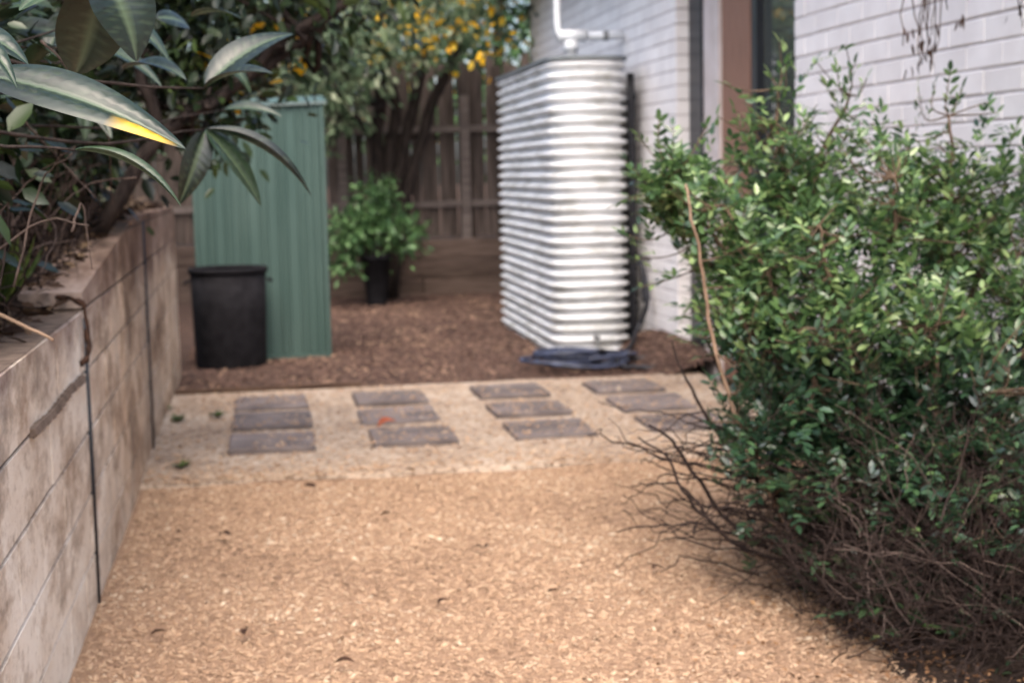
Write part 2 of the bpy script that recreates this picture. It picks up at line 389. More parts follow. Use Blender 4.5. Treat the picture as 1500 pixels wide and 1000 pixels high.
# ================================================================== RETAINING WALL
rw = root('retaining_wall', 'long low painted block wall holding up the leafy garden bed', 'wall', (-.68, 6, 0))
WX0, WX1 = -.80, -.60       # back, front face
def wtop(y):
    if y < 4.86: return .95
    if y < 7.0: return 1.0+(y-4.86)/2.14*.18
    return 1.18-.004*(y-7)
def wx(y): return -.575-.0065*(y-4)      # front face line
secs = [(-.6, 4.853), (4.873, 7.53), (7.548, 10.45)]
for si, (ya, yb) in enumerate(secs):
    n = 40; V = []; F = []
    ys = np.linspace(ya+.004, yb-.004, 14)
    for y in ys:
        f = wx(y)-.008; tz = wtop(y)-.008
        V += [(f, y, -.05), (f, y, tz), (f-.19, y, tz), (f-.19, y, -.05)]
    for i in range(len(ys)-1):
        for k in range(3): F.append((i*4+k, i*4+4+k, i*4+5+k, i*4+1+k))
    F += [(0, 1, 2, 3), tuple((len(ys)-1)*4+k for k in (3, 2, 1, 0))]
    part('mortar_core', rw, (V, F), 'block_joint')
    for c in range(7):
        z0 = -.02+c*.194; off = 0 if c % 2 == 0 else -.2
        y = ya+off
        while y < yb-.01:
            a, b = max(y, ya), min(y+.4, yb); y += .4
            if b-a < .03: continue
            ta, tb = min(z0+.185, wtop(a+.001)), min(z0+.185, wtop(b-.001))
            if min(ta, tb)-z0 < .02: continue
            a2, b2 = a+.002, b-.002; jx = rng.normal(0, .0012); e = .0018
            fa, fb = wx(a2)+jx, wx(b2)+jx; bk = .196
            V = [(fa-bk, a2, z0), (fb-bk, b2, z0), (fb-bk, b2, tb), (fa-bk, a2, ta),
                 (fa-e, a2, z0+.001), (fb-e, b2, z0+.001), (fb-e, b2, tb-.001), (fa-e, a2, ta-.001),
                 (fa, a2+e, z0+e), (fb, b2-e, z0+e), (fb, b2-e, tb-e), (fa, a2+e, ta-e)]
            F = [(0, 1, 2, 3)]
            for i in range(4):
                j = (i+1) % 4; F += [(i, 4+i, 4+j, j), (4+i, 8+i, 8+j, 4+j)]
            F.append((8, 11, 10, 9)); F = [q[::-1] for q in F]
            part('block', rw, (V, F), 'painted_block')
for yj in (4.863, 7.539):
    zt_ = wtop(yj-.01)-.03
    part('joint_seal', rw, tube([(wx(yj)+.001, yj-.004, -.02), (wx(yj)+.003, yj, .4), (wx(yj)+.001, yj, zt_)], .0085, 6), 'dark_frame', True)
# broken mortar lip along one bed joint of the near section
P = [(wx(y)+.004, y, .752+.004*math.sin(y*9)) for y in np.linspace(3.66, 4.72, 60)]
part('mortar_smear', rw, tube(P, .011+.007*rng.random(60), 5), 'block_joint')

# raised bed
def z_bed(x, y):
    t0 = np.where(y < 4.86, .93, np.where(y < 7, .98+(y-4.86)/2.14*.18, 1.15))
    d = np.clip(-(x+.74), 0, 9)
    return t0+.42*(1-np.exp(-d/1.1))+.03*vnoise(x, y, 2.5, 6)*np.clip(d*3, 0, 1)
V, F = grid(-7, -.73, -1, 10.42, 50, 80, z_bed)
struct('garden_bed', (V, F), 'bed_soil', True)
struct('bed_bank', grid(-7, -.79, 10.42, 10.46, 30, 3, lambda x, y: np.where(y < 10.425, z_bed(x, y*0+10.42), np.where(y < 10.45, .5, -.05))), 'bed_soil')

# ================================================================== HOUSE
HX = 2.75
house = root('brick_house', 'house with pale painted brick wall and a dark framed door', 'house', (HX+.3, 8, 0))
HT = 3.3
Y0, YA, YB, Y1 = .6, 7.60, 9.90, 15.50
part('wall', house, join(box(HX+.0055, HX+.22, Y0, YA-.012, -.05, HT), box(HX+.0055, HX+.22, YB+.012, Y1-.012, -.05, HT),
     box(HX+.0125, HX+.2195, YA-.011, YB+.011, 2.62, HT)), 'house_mortar')
def brick_mesh(L, Hh, D=.10, e=.004):
    x0 = 0; V = [(D, -L/2, 0), (D, L/2, 0), (D, L/2, Hh), (D, -L/2, Hh), (e, -L/2, 0), (e, L/2, 0), (e, L/2, Hh), (e, -L/2, Hh),
         (0, -L/2+e, e), (0, L/2-e, e), (0, L/2-e, Hh-e), (0, -L/2+e, Hh-e)]
    F = []
    for i in range(4):
        j = (i+1) % 4; F += [(i, j, 4+j, 4+i), (4+i, 4+j, 8+j, 8+i)]
    F.append((8, 9, 10, 11)); return np.array(V), F
BL, BH = .295, .090
bm = {round(L, 3): mesh('brick', *brick_mesh(L, BH), 'painted_brick') for L in (BL, .144)}
cand = []
for (ya, yb) in ((Y0, YA), (YB, Y1)):
    for c in range(33):
        z = c*.1+.008
        y = yb if ya == Y0 else ya       # start from the corner at the door
        sgn = -1 if ya == Y0 else 1
        first = .144 if c % 2 else BL
        pos = 0
        Ls = first
        while True:
            L = Ls
            if pos+L > (yb-ya): break
            cand.append((y+sgn*(pos+L/2), z, L)); pos += L+.006; Ls = BL
def score(c):
    y, z, L = c; v = np.array([HX, y, z+.05])-CP; d = v@CF
    if d < .5: return 0
    x = 750+FPX*(v@CR)/d; yy = 500-FPX*(v@CU)/d
    if not (-20 < x < 1520 and -30 < yy < 1000): return 0
    if 735 < x < 912 and yy > 100: return 0        # behind the tank
    if x > 1000 and yy > 330: return 0             # behind the bush
    return 1/d**2*(1 if yy < 560 else .3)
cand.sort(key=score, reverse=True)
for (y, z, L) in cand[:300]:
    o = link('brick', bm[round(L, 3)], house, np.array([HX+rng.normal(0, .0011), y, z+rng.normal(0, .0009)])-origin_of(house)); o.rotation_euler = (rng.normal(0, .003), 0, rng.normal(0, .003))
ms = []
for (y, z, L) in cand[300:]:
    v, f = brick_mesh(L, BH); ms.append((v+np.array([HX, y, z]), f))
part('brick_field', house, join(*ms), 'painted_brick', kind='stuff')
# end bricks on the returns (faces looking towards the camera and the far fence)
ms = []
for c in range(33):
    z = c*.1+.008
    ms.append(box(HX+.006, HX+.215, YB+.0015, YB+.1, z+.001, z+BH-.001)); 
    ms.append(box(HX+.006, HX+.215, Y1-.1, Y1-.0015, z+.001, z+BH-.001)); ms.append(box(HX+.006, HX+.215, YA-.1, YA-.0015, z+.001, z+BH-.001))
    if c >= 27: 
        for k in range(7): ms.append(box(HX, HX+.09, YA+.004+k*.327, YA+.004+k*.327+.321, z, z+BH))
part('return_bricks', house, join(*ms), 'painted_brick', kind='stuff')
# door and side light set back in the opening
RX = 2.87
def yat(px): return float(pX(px, 100, RX)[1])
yd = [yat(v) for v in (1013, 1033, 1055, 1105, 1113)]
part('door_frame', house, box(RX-.03, RX+.08, yd[1], YB-.002, -.02, 2.6), 'dark_frame')
part('architrave', house, box(RX-.012, RX+.08, yd[2], yd[1]-.002, -.02, 2.6), 'cream_paint')
dr = part('door', house, join(box(RX+.012, RX+.055, yd[3], yd[2]-.002, -.02, 2.6)), 'brown_door')
part('door_panel', dr, join(box(RX+.006, RX+.012, yd[3]+.1, yd[2]-.1, 1.35, 2.4), box(RX+.006, RX+.012, yd[3]+.1, yd[2]-.1, .15, 1.15)), 'brown_door')
part('mullion', house, box(RX-.02, RX+.08, yd[4], yd[3]-.002, -.02, 2.6), 'dark_frame')
wd = part('window', house, join(box(RX+.0, RX+.07, YA+.002, yd[4]-.002, .28, .36), box(RX+.0, RX+.07, YA+.002, yd[4]-.002, 2.54, 2.6), box(RX+.001, RX+.069, YA+.002, YA+.05, .362, 2.538)), 'dark_frame')
part('pane', wd, box(RX+.028, RX+.036, YA+.05, yd[4]-.002, .36, 2.54), 'glass')
part('window_sill', wd, box(RX-.05, RX+.08, YA+.002, yd[4]-.002, -.02, .278), 'cream_paint')
part('room', house, join(box(HX+2.6, HX+2.7, 6, 12, -.04, 2.7), box(HX+.22, HX+2.6, 6, 12, -.04, .0), box(HX+.22, HX+2.6, 6, 12, 2.7, 2.75), box(HX+.22, HX+2.6, 5.9, 6, -.04, 2.75), box(HX+.22, HX+2.6, 12, 12.1, -.04, 2.75)), 'room')
rf = part('roof', house, ([(HX-.42, Y0-.4, HT+.02), (HX-.42, Y1+.4, HT+.02), (HX+4.5, Y1+.4, HT+1.9), (HX+4.5, Y0-.4, HT+1.9), (HX-.42, Y0-.4, HT-.04), (HX-.42, Y1+.4, HT-.04), (HX+4.5, Y1+.4, HT+1.84), (HX+4.5, Y0-.4, HT+1.84)], [(0, 1, 2, 3)[::-1], (4, 5, 6, 7), (0, 1, 5, 4), (1, 2, 6, 5), (3, 0, 4, 7), (2, 3, 7, 6)]), 'roof_tile')
part('gutter', rf, box(HX-.52, HX-.425, Y0-.4, Y1+.4, HT-.08, HT+.03), 'cream_paint')
part('soffit', rf, box(HX-.42, HX+.008, Y0-.4, Y1+.4, HT-.06, HT-.045), 'cream_paint')
part('back_wall', house, join(box(HX+4.2, HX+4.4, Y0, Y1, -.05, HT), box(HX+.225, HX+4.2, Y1-.2, Y1-.02, -.05, HT), box(HX+.225, HX+4.2, Y0, Y0+.18, -.05, HT)), 'house_mortar')

# ================================================================== BACK FENCE AND SLEEPER WALL
FY = 16.85
fence = root('paling_fence', 'weathered brown timber paling fence across the back of the yard', 'fence', (0, FY, 0))
pm = {}
for h in (1.90, 1.96, 2.02):
    w = .098
    V = [(-w/2, 0, 0), (w/2, 0, 0), (w/2, .015, 0), (-w/2, .015, 0), (-w/2, 0, h-.02), (w/2, 0, h-.02), (w/2, .015, h-.02), (-w/2, .015, h-.02), (-w/2+.02, 0, h), (w/2-.02, 0, h), (w/2-.02, .015, h), (-w/2+.02, .015, h)]
    F = [(0, 3, 2, 1), (0, 1, 5, 4), (1, 2, 6, 5), (2, 3, 7, 6), (3, 0, 4, 7), (4, 5, 9, 8), (5, 6, 10, 9), (6, 7, 11, 10), (7, 4, 8, 11), (8, 9, 10, 11)]
    pm[h] = mesh('paling', V, F, 'paling')
for i, x in enumerate(np.arange(-5.5, 7.0, .104)):
    o = link('paling', pm[(1.90, 1.96, 2.02)[rng.integers(3)]], fence, (x, .002+(i % 2)*.016, .64+rng.normal(0, .015)))
    o.rotation_euler = (0, rng.normal(0, .006), 0)
for z in (1.0, 1.83):
    for k in range(5):
        x = -5.5+k*2.5
        part('rail', fence, box(x, x+2.494, FY-.045, FY-.001, z-.035+.004*(k % 2), z+.035+.004*(k % 2)), 'rail')
for x in (-3.95, -1.55, .85, 2.22, 4.6):
    part('post', fence, box(x-.05, x+.05, FY-.105, FY-.048, 0, 2.2), 'rail')
sw = root('sleeper_wall', 'low brown timber sleeper wall under the paling fence', 'wall', (0, FY-.17, 0))
for r in range(3):
    x = -5.5-(r % 2)*.9
    while x < 6.5:
        L = 2.4; yo = rng.normal(0, .008)
        part('sleeper', sw, bbox_bev(x+.005, x+L-.005, FY-.20+yo, FY-.12+yo, r*.215-.02, r*.215+.185, .01), 'sleeper'); x += L
part('backfill', sw, box(-5.5, 6.5, FY-.11, FY+1.5, -.05, .6), 'soil')

# ================================================================== WATER TANK
TX0, TX1, TY0, TY1, TH = 2.03, 2.63, 10.66, 13.30, 2.14
tank = root('water_tank', 'tall slim white corrugated steel rainwater tank against the house wall', 'water tank', ((TX0+TX1)/2, (TY0+TY1)/2, 0))
def tank_ring(inset, n=10):
    r = .16; pts = []; x0, x1, y0, y1 = TX0+inset, TX1-inset, TY0+inset, TY1-inset; bow = .05
    for cx, cy, a0 in ((x0+r, y0+r, 180), (x1-r, y0+r, 270), (x1-r, y1-r, 0), (x0+r, y1-r, 90)):
        for k in range(n+1):
            a = math.radians(a0+90*k/n); pts.append((cx+r*math.cos(a), cy+r*math.sin(a)))
    # bowed ends
    out = []
    for i, (x, y) in enumerate(pts):
        out.append((x, y)); nx_, ny_ = pts[(i+1) % len(pts)]
        if abs(x-nx_) > .15 and abs(y-ny_) < .01:
            for k in range(1, 6): out.append((x+(nx_-x)*k/6, y))
        elif abs(y-ny_) > .5:
            for k in range(1, 6): out.append((x, y+(ny_-y)*k/6))
    res = []; xm = (x0+x1)/2; hw = (x1-x0)/2
    for x, y in out:
        b = bow*(1-((x-xm)/hw)**2)
        res.append((x, y-b if y < (y0+y1)/2-.8 else (y+b if y > (y0+y1)/2+.8 else y)))
    return np.array(res)
PIT = TH/27.0; V = []; F = []; nz = 27*12
for i in range(nz+1):
    z = TH*i/nz; ph = (z/PIT) % 1
    ins = .025*(1+math.cos(2*math.pi*ph)) if 0 < i < nz else .012
    rr = tank_ring(ins*.9); n = len(rr); V += [(x, y, z) for x, y in rr]
for i in range(nz):
    for k in range(n):
        q = (k+1) % n; F.append((i*n+k, i*n+q, i*n+n+q, i*n+n+k))
part('tank_wall', tank, (V, F), 'tank_steel', True)
rr = tank_ring(-.004); ri = tank_ring(.02); V = [(x, y, TH-.004) for x, y in rr]+[(x, y, TH+.018) for x, y in rr]+[(x, y, TH+.018) for x, y in ri]+[(x, y, TH+.01) for x, y in ri]
F = [((a*n)+k, (a*n)+(k+1) % n, (a*n)+n+(k+1) % n, (a*n)+n+k) for a in range(3) for k in range(n)]
F.append(tuple(3*n+k for k in range(n)))
part('lid', tank, (V, F), 'tank_lid')
part('inlet_strainer', tank, lathe([(.13, TH+.011), (.13, TH+.05), (.11, TH+.06), (.11, TH+.04), (.02, TH+.04)], 2.33, 11.35), 'black_pipe', True)
ys = TY0+.13
part('overflow_pipe', tank, tube(curve([(2.655, ys, TH-.10), (2.656, ys, 1.2), (2.655, ys, .02)], 8), .028, 10), 'black_pipe', True)
for z in (.35, 1.1, 1.85): part('pipe_clip', tank, box(2.60, 2.692, ys-.01, ys+.01, z, z+.03), 'black_pipe')
part('tap', tank, join(tube([(2.33, TY0-.03, .14), (2.33, TY0-.12, .14)], .018, 8), tube([(2.33, TY0-.11, .14), (2.33, TY0-.12, .09)], .014, 8), box(2.30, 2.36, TY0-.10, TY0-.09, .17, .18)), 'grey_clamp')

ip = root('inlet_pipe', 'white plastic pipe with a tee above the corrugated tank', 'pipe', (2.33, 11.35, TH+.04))
zt = TH+.22; ex = 2.33
part('riser', ip, tube([(ex, 11.35, TH+.045), (ex, 11.35, zt-.05)], .042, 14), 'white_pvc', True)
part('tee', ip, join(tube([(ex-.10, 11.35, zt), (ex+.12, 11.35, zt)], .046, 14), lathe([(.054, zt-.12), (.054, zt-.04)], ex, 11.35, 14)), 'white_pvc', True)
part('branch_pipe', ip, tube([(ex+.14, 11.35, zt), (HX+.0, 11.35, zt)], .034, 12), 'white_pvc', True)
part('downpipe', ip, tube(curve([(ex-.08, 11.35, zt), (ex-.10, 11.35, zt+.09), (ex-.10, 11.35, zt+.5), (ex-.10, 11.35, HT-.08)], 12), .026, 12), 'white_pvc', True)
part('pipe_clamp', ip, tube([(HX-.17, 11.35, zt), (HX-.13, 11.35, zt)], .040, 12), 'grey_clamp')

# hose: coil on the ground, draped over a tap on the house wall
hose = root('garden_hose', 'dark blue hose heaped in a flat coil below the tank', 'hose', (2.05, 10.0, 0))
P = []
for i in range(330):
    a = i*.17; k = i/330; w = 1-.42*abs(math.sin(a*.137+.6))
    P.append((2.08+.13*math.sin(a*.21)+.36*w*math.cos(a), 9.98+.10*math.cos(a*.173)+.30*w*math.sin(a), max(.018, .03+.08*k*abs(math.sin(a*.31))+.04*abs(math.sin(a*.47+1)))))
P = np.array(P)
part('coil', hose, tube(P, .013, 7), 'hose_blue', True)
tp = pX(943, 380, 2.70)
part('hose_tail', hose, tube(curve([P[-1], (2.45, 10.2, .08), (2.60, 10.45, .2), (tp[0]-.02, tp[1]-.18, .42), (tp[0]-.03, tp[1]-.06, tp[2]-.02), (tp[0]-.03, tp[1]-.0, tp[2]+.02), (tp[0]-.03, tp[1]-.08, tp[2]-.05), (tp[0]-.03, tp[1]-.13, tp[2]-.3)], 60), .018, 8), 'black_pipe', True)
part('loose_loop', hose, tube(curve([(2.3, 9.72, .04), (2.5, 9.62, .035), (2.66, 9.75, .05), (2.6, 9.95, .06), (2.4, 9.98, .05), (2.3, 9.85, .05)], 40, .004), .016, 7), 'black_pipe', True)
tapr = root('wall_tap', 'small dark garden tap on the pale wall beside the tank', 'tap', (2.70, tp[1], tp[2]-.02))
part('spout', tapr, tube(curve([(HX+.002, tp[1], tp[2]), (HX-.07, tp[1], tp[2]), (HX-.10, tp[1], tp[2]-.04)], 8), .013, 8), 'black_pipe')
part('handle', tapr, box(HX-.075, HX-.055, tp[1]-.03, tp[1]+.03, tp[2]+.013, tp[2]+.028), 'black_pipe')

# ================================================================== SHED
sx0, sx1, sy0, sy1, sh = -.52, .44, 11.26, 12.05, 1.88
shed = root('garden_shed', 'narrow green ribbed steel garden shed behind the black bin', 'shed', ((sx0+sx1)/2, (sy0+sy1)/2, 0))
def ribbed(x0, x1, z0, z1, ribs, y, out=-1):
    """folded steel sheet: flat pans with narrow double ribs, running in x at depth y"""
    prof = [(x0, 0)]
    for r in ribs:
        for o, d in ((-.036, 0), (-.030, .016), (-.018, .016), (-.012, 0), (.012, 0), (.018, .016), (.030, .016), (.036, 0)): prof.append((r+o, d))
    prof.append((x1, 0)); V = []; n = len(prof)
    for z in (z0, z1):
        V += [(x, y+out*d, z) for x, d in prof]
    for z in (z0, z1):
        V += [(x, y-out*.012, z) for x, d in prof]
    F = [(i, i+1, n+i+1, n+i) for i in range(n-1)]+[(3*n+i, 3*n+i+1, 2*n+i+1, 2*n+i) for i in range(n-1)]
    F += [(n+i, n+i+1, 3*n+i+1, 3*n+i) for i in range(n-1)]+[(2*n-1, n-1, 3*n-1, 4*n-1), (n, 3*n, 2*n, 0)]
    return np.array(V), F
xs = [sx0+.025, -.21, .075, sx1-.025]
for i in range(3):
    part('front_panel', shed, ribbed(xs[i]+.001, xs[i+1]-.001, .03, sh-.02, [xs[i]+.05, xs[i]+.19] if i else [xs[i]+.09, xs[i]+.22], sy0+.01), 'shed_green')
part('front_panel', shed, ribbed(xs[3]-.078, xs[3]-.003, .0301, sh-.0201, [xs[3]-.04], sy0+.004), 'shed_green')
for nm, q in (('corner_trim', (sx0, sx0+.024, sy0-.012, sy0+.03, .0, sh)), ('corner_trim', (sx1-.024, sx1, sy0-.012, sy0+.03, 0, sh))):
    part(nm, shed, box(*q), 'shed_green')
part('base_rail', shed, box(sx0+.025, sx1-.025, sy0-.014, sy0+.02, 0, .028), 'shed_green')
for x in (sx0, sx1):
    v, f = ribbed(sy0+.035, sy1, 0, sh+.1, [sy0+.2, sy0+.42, sy0+.62], 0, 1)
    v = v[:, [1, 0, 2]].copy(); v[:, 0] = x+(v[:, 0]*(1 if x > 0 else -1))*.9
    top_ = v[:, 2] > 1; v[top_, 2] = sh-.02+(v[top_, 1]-sy0)*.10
    part('side_panel', shed, (v, f if x < 0 else [q[::-1] for q in f]), 'shed_green')
part('back_panel', shed, box(sx0+.013, sx1-.013, sy1+.001, sy1+.02, 0, sh+.05), 'shed_green')
V = []
for x in (sx0-.01, sx1+.03):
    V += [(x, sy0-.020, sh-.002), (x, sy1+.03, sh+.085), (x, sy1+.03, sh+.094), (x, sy0-.020, sh+.007)]
V = [(x, y, z-(.03 if x < 0 else 0)) for x, y, z in V]
rf = part('roof', shed, (V, [(0, 1, 2, 3), (7, 6, 5, 4), (0, 4, 5, 1), (1, 5, 6, 2), (2, 6, 7, 3), (3, 7, 4, 0)]), 'shed_green')
fv, ff = box(sx0-.012, sx1+.032, sy0-.027, sy0-.021, sh-.008, sh+.008); fv[fv[:, 0] < 0, 2] -= .03
part('fascia', rf, (fv, ff), 'shed_trim')
# ================================================================== BIN
bx, by = -.285, 10.92
bn = root('compost_bin', 'round black plastic tub standing in front of the green shed', 'bin', (bx, by, 0))
def sq_ring(r, z, n=40, p=5.0):
    a = np.arange(n)*2*math.pi/n; c, s = np.cos(a), np.sin(a)
    k = (np.abs(c)**p+np.abs(s)**p)**(-1/p); return [(bx+r*k[i]*c[i], by+r*k[i]*s[i], z) for i in range(n)]
def loft(rings):
    n = len(rings[0]); V = [v for r in rings for v in r]; F = []
    for i in range(len(rings)-1):
        for k in range(n):
            q = (k+1) % n; F.append((i*n+k, i*n+q, i*n+n+q, i*n+n+k))
    F += [tuple(range(n-1, -1, -1)), tuple((len(rings)-1)*n+k for k in range(n))]; return np.array(V), F
part('body', bn, lathe([(.245, 0), (.252, .02), (.262, .40), (.268, .69), (.252, .69), (.246, .40), (.236, .05)], bx, by, 40), 'bin_black', True)
part('rim', bn, lathe([(.270, .672), (.281, .676), (.282, .70), (.278, .712), (.262, .714), (.256, .70), (.256, .6915), (.2681, .6915)], bx, by, 40), 'bin_black', True)
for k in (-1, 1): part('handle', bn, tube(curve([(bx+k*.272, by-.07, .62), (bx+k*.305, by-.06, .61), (bx+k*.305, by+.06, .61), (bx+k*.272, by+.07, .62)], 12), .009, 6), 'bin_black', True)
# ================================================================== PLANTS
def ell_points(n, lobes, shell=.55):
    """points in a union of ellipsoid lobes (cx,cy,cz,rx,ry,rz,weight), biased outward"""
    w = np.array([l[6] for l in lobes], float); w /= w.sum(); k = rng.choice(len(lobes), n, p=w)
    L = np.array([l[:6] for l in lobes]); d = rand_dirs(n); r = shell+(1-shell)*rng.random(n)**.7
    r = np.where(rng.random(n) < .25, rng.random(n)**.5*.8, r)
    return L[k, :3]+d*r[:, None]*L[k, 3:6], d
def clumps(centres, per, spread, L, W, mat, name, flat=.5):
    n = len(centres)*per; C = np.repeat(centres, per, 0)
    P = C+rng.normal(0, 1, (n, 3))*spread; D = unit(P-C)*1.0+rand_dirs(n)*.7; D[:, 2] -= .15
    N = rand_dirs(n)*.8+np.array([0, 0, flat+.4])
    LL = L[0]+(L[1]-L[0])*rng.random(n); return leaf_cloud(P, D, N, LL, LL*W, mat, name)
def tree(name, label, base, stems, lobes, nclump, per, spread, leaf, mat, barkmat='bark', yellow=0, group=None, cat='tree', ybias=None, nb=40, stem_r=(.09, .04), yl=(.07, .12)):
    o = root(name, label, cat, base, group)
    allp = []
    for i, s in enumerate(stems):
        pts = curve(s, 14, .008); r = np.linspace(stem_r[0]*(1 if i == 0 else .8), stem_r[1], len(pts))
        part('trunk' if i == 0 else 'limb', o, tube(pts, r, 9), barkmat, True); allp.append(pts)
    allp = np.concatenate(allp)
    cs, _ = ell_points(nclump, lobes)
    tw = []
    for c in cs[:nb]:
        j = np.argmin(((allp-c)**2).sum(1)+.6*np.maximum(0, allp[:, 2]-c[2]+.2)**2); a = allp[j]
        mid = (a+c)/2+rng.normal(0, .08, 3)+np.array([0, 0, -.04])
        tw.append(tube(curve([a, mid, c], 6), np.linspace(.02, .005, 7)[:len(curve([a, mid, c], 6))], 4, False))
    if tw: part('branches', o, join(*tw), barkmat, True, kind='stuff')
    stuff_part('crown', o, clumps(cs, per, spread, leaf, .48, mat, 'crown'))
    if yellow:
        ycs = cs[rng.choice(len(cs), yellow, replace=False)] if ybias is None else ybias
        stuff_part('yellow_leaves', o, clumps(ycs, 10, spread*.8, yl, .7, 'yellow_leaf', 'yellow_leaves'))
    return o

# --- multi-stemmed tree in front of the back fence
tb = pY(560, 425, 16.35)
B = lambda x, y, Y=16.35: tuple(pY(x, y, Y))
canL = [(*B(420, 95, 15.4), 1.0, .9, .45, 2), (*B(540, 50, 15.6), .9, .9, .45, 1.8), (*B(680, 10, 15.6), 1.1, 1.0, .34, 2.0), (*B(230, 60, 15.4), .7, 1.0, .6, .8), (*B(470, 150, 15.6), .55, .5, .22, .6)]
yb = np.array([pY(x, y, 15.0+rng.random()*.8) for x, y in ((575, 75), (596, 45), (600, 22), (592, 8), (616, 10), (628, 44), (648, 55), (574, 52), (510, 2), (548, 6), (660, 36), (706, 38), (718, 55), (700, 66), (428, 5), (445, 12), (700, 12), (735, 48), (646, 68), (610, 46))])
tree('fence_tree', 'multi-stemmed dark trunked tree with yellowing leaves against the back fence', (tb[0], tb[1], 0),
     [[(tb[0]-.05, tb[1], -.05), B(553, 330), B(552, 230), B(556, 110), B(530, -60)], [(tb[0]+.03, tb[1], -.05), B(572, 330), B(590, 220), B(612, 130), B(640, -20)],
      [(tb[0]+.1, tb[1], -.03), B(590, 320), B(618, 200), B(650, 110), B(720, -30)], [B(560, 300), B(572, 220), B(575, 130), B(500, 10)]],
     canL, 250, 24, .17, (.07, .13), 'canopy_leaf', yellow=20, ybias=yb, nb=70, stem_r=(.085, .055))
# --- trees beyond the fence
for (x, Y, h, lab, mt) in ((-3.2, 19.5, 5.5, 'dense green tree beyond the fence behind the shed', 'canopy_leaf'), (.4, 20.5, 6.0, 'tall green tree beyond the fence behind the dark trunks', 'canopy_leaf'),
                         (3.2, 19.8, 5.5, 'leafy tree beyond the fence next to the far house corner', 'shrub_leaf'), (6.6, 21, 6, 'green tree beyond the fence behind the brick house', 'canopy_leaf')):
    ll = [(x, Y, h*.62, 2.2, 1.6, h*.36, 3), (x-1.2, Y+.3, h*.55, 1.3, 1.2, 1.3, 1), (x+1.2, Y-.2, h*.6, 1.3, 1.2, 1.4, 1), (x, Y-.4, 2.3, 2.0, .9, .7, 1)]
    ycs, _ = ell_points(26, ll)
    tree('backdrop_tree', lab, (x, Y, 0), [[(x, Y, -.05), (x+.1, Y, 1.5), (x-.1, Y+.1, h*.5), (x, Y, h*.8)]], ll, 170, 28, .26, (.12, .22), mt, yellow=26, ybias=ycs, nb=30, stem_r=(.16, .05))

# --- shrub in front of the sleeper wall
def shrub(name, label, base, lobes, n, per, spread, leaf, mat, stems=7, group=None, cat='shrub', sr=.02):
    o = root(name, label, cat, base, group); cs, _ = ell_points(n, lobes, .5); ms = []
    for i in range(stems):
        c = cs[rng.integers(n)]; b = np.array(base)+np.array([rng.normal(0, .05), rng.normal(0, .05), -.03])
        P = curve([b, b*.55+c*.45+np.array([0, 0, .1]), c], 8, .006); part('stem', o, tube(P, np.linspace(sr, sr*.3, len(P)), 6), 'bark', True)
    stuff_part('foliage', o, clumps(cs, per, spread, leaf, .5, mat, 'foliage')); return o
PY_ = 15.5; pc = pY(551, 400, PY_)
pot = root('plant_pot', 'tall dark tapered pot at the foot of the back fence', 'pot', (pc[0], PY_, 0))
part('pot_body', pot, lathe([(.095, 0), (.10, .015), (.15, .47), (.165, .475), (.168, .53), (.150, .53), (.145, .46), (.02, .46)], pc[0], PY_, 28), 'bin_black', True)
part('potting_soil', pot, lathe([(.146, .468), (.142, .48), (.05, .488)], pc[0], PY_, 20), 'bed_soil', True)
Q = lambda x, y, Y=PY_: tuple(pY(x, y, Y))
shrub('potted_shrub', 'loose green shrub growing in the tall dark pot by the fence', (pc[0], PY_, .48), [(*Q(530, 335), .36, .32, .16, 2.2), (*Q(500, 340), .24, .3, .18, 1), (*Q(548, 288), .12, .2, .14, .7), (*Q(588, 345), .14, .25, .16, .7), (*Q(505, 378), .16, .2, .10, .4)], 85, 22, .085, (.05, .10), 'shrub_leaf', stems=14, sr=.018)

# ------------------------------------------------------------------ right-hand bush
BB = np.array([2.02, 4.5, 0.0])
bush = root('leafy_bush', 'large glossy green bush with bare twiggy base by the house wall', 'bush', tuple(BB))
K = lambda x, y, Y=4.9: pY(x, y, Y)
lobes = [(*K(985, 275, 5.0), .17, .25, .16, 1.4), (*K(1085, 330, 4.9), .26, .35, .24, 1.4), (*K(1140, 250, 4.9), .2, .3, .26, 1.2), (*K(1250, 270, 4.9), .28, .35, .24, 1.5),
         (*K(1390, 290, 4.9), .30, .4, .24, 1.6), (*K(1290, 450, 4.75), .55, .55, .36, 4.2), (*K(1090, 450, 4.8), .24, .35, .24, 1.6), (*K(1480, 420, 4.8), .38, .5, .42, 2.6),
         (*K(1340, 580, 4.5), .50, .45, .24, 2.8), (*K(1130, 590, 4.6), .24, .3, .20, 1.3), (*K(1480, 640, 4.3), .35, .4, .24, 1.8), (*K(1230, 680, 4.3), .36, .3, .16, 1.8), (*K(1420, 720, 4.05), .42, .35, .20, 2.2), (*K(1560, 560, 4.3), .35, .45, .45, 1.6), (*K(1300, 520, 4.25), .45, .25, .3, 1.6), (*K(1180, 400, 4.6), .35, .35, .3, 1.6), (*K(1400, 840, 4.0), .42, .28, .16, .5), (*K(1220, 780, 4.3), .35, .3, .16, .4), (*K(1380, 900, 3.8), .36, .28, .17, .2), (*K(1500, 800, 3.75), .35, .3, .22, .5)]
stems = []
targets = [K(985, 260, 5.0), K(1060, 300, 4.7), K(1140, 130, 4.9), K(1200, 330, 4.4), K(1245, 140, 5.0), K(1310, 260, 4.6), K(1390, 170, 4.9), K(1470, 260, 5.0), K(1500, 420, 4.5), K(1360, 480, 4.25), K(1180, 480, 4.3), K(1280, 380, 5.3), K(1090, 470, 4.6), K(1440, 560, 4.2)]
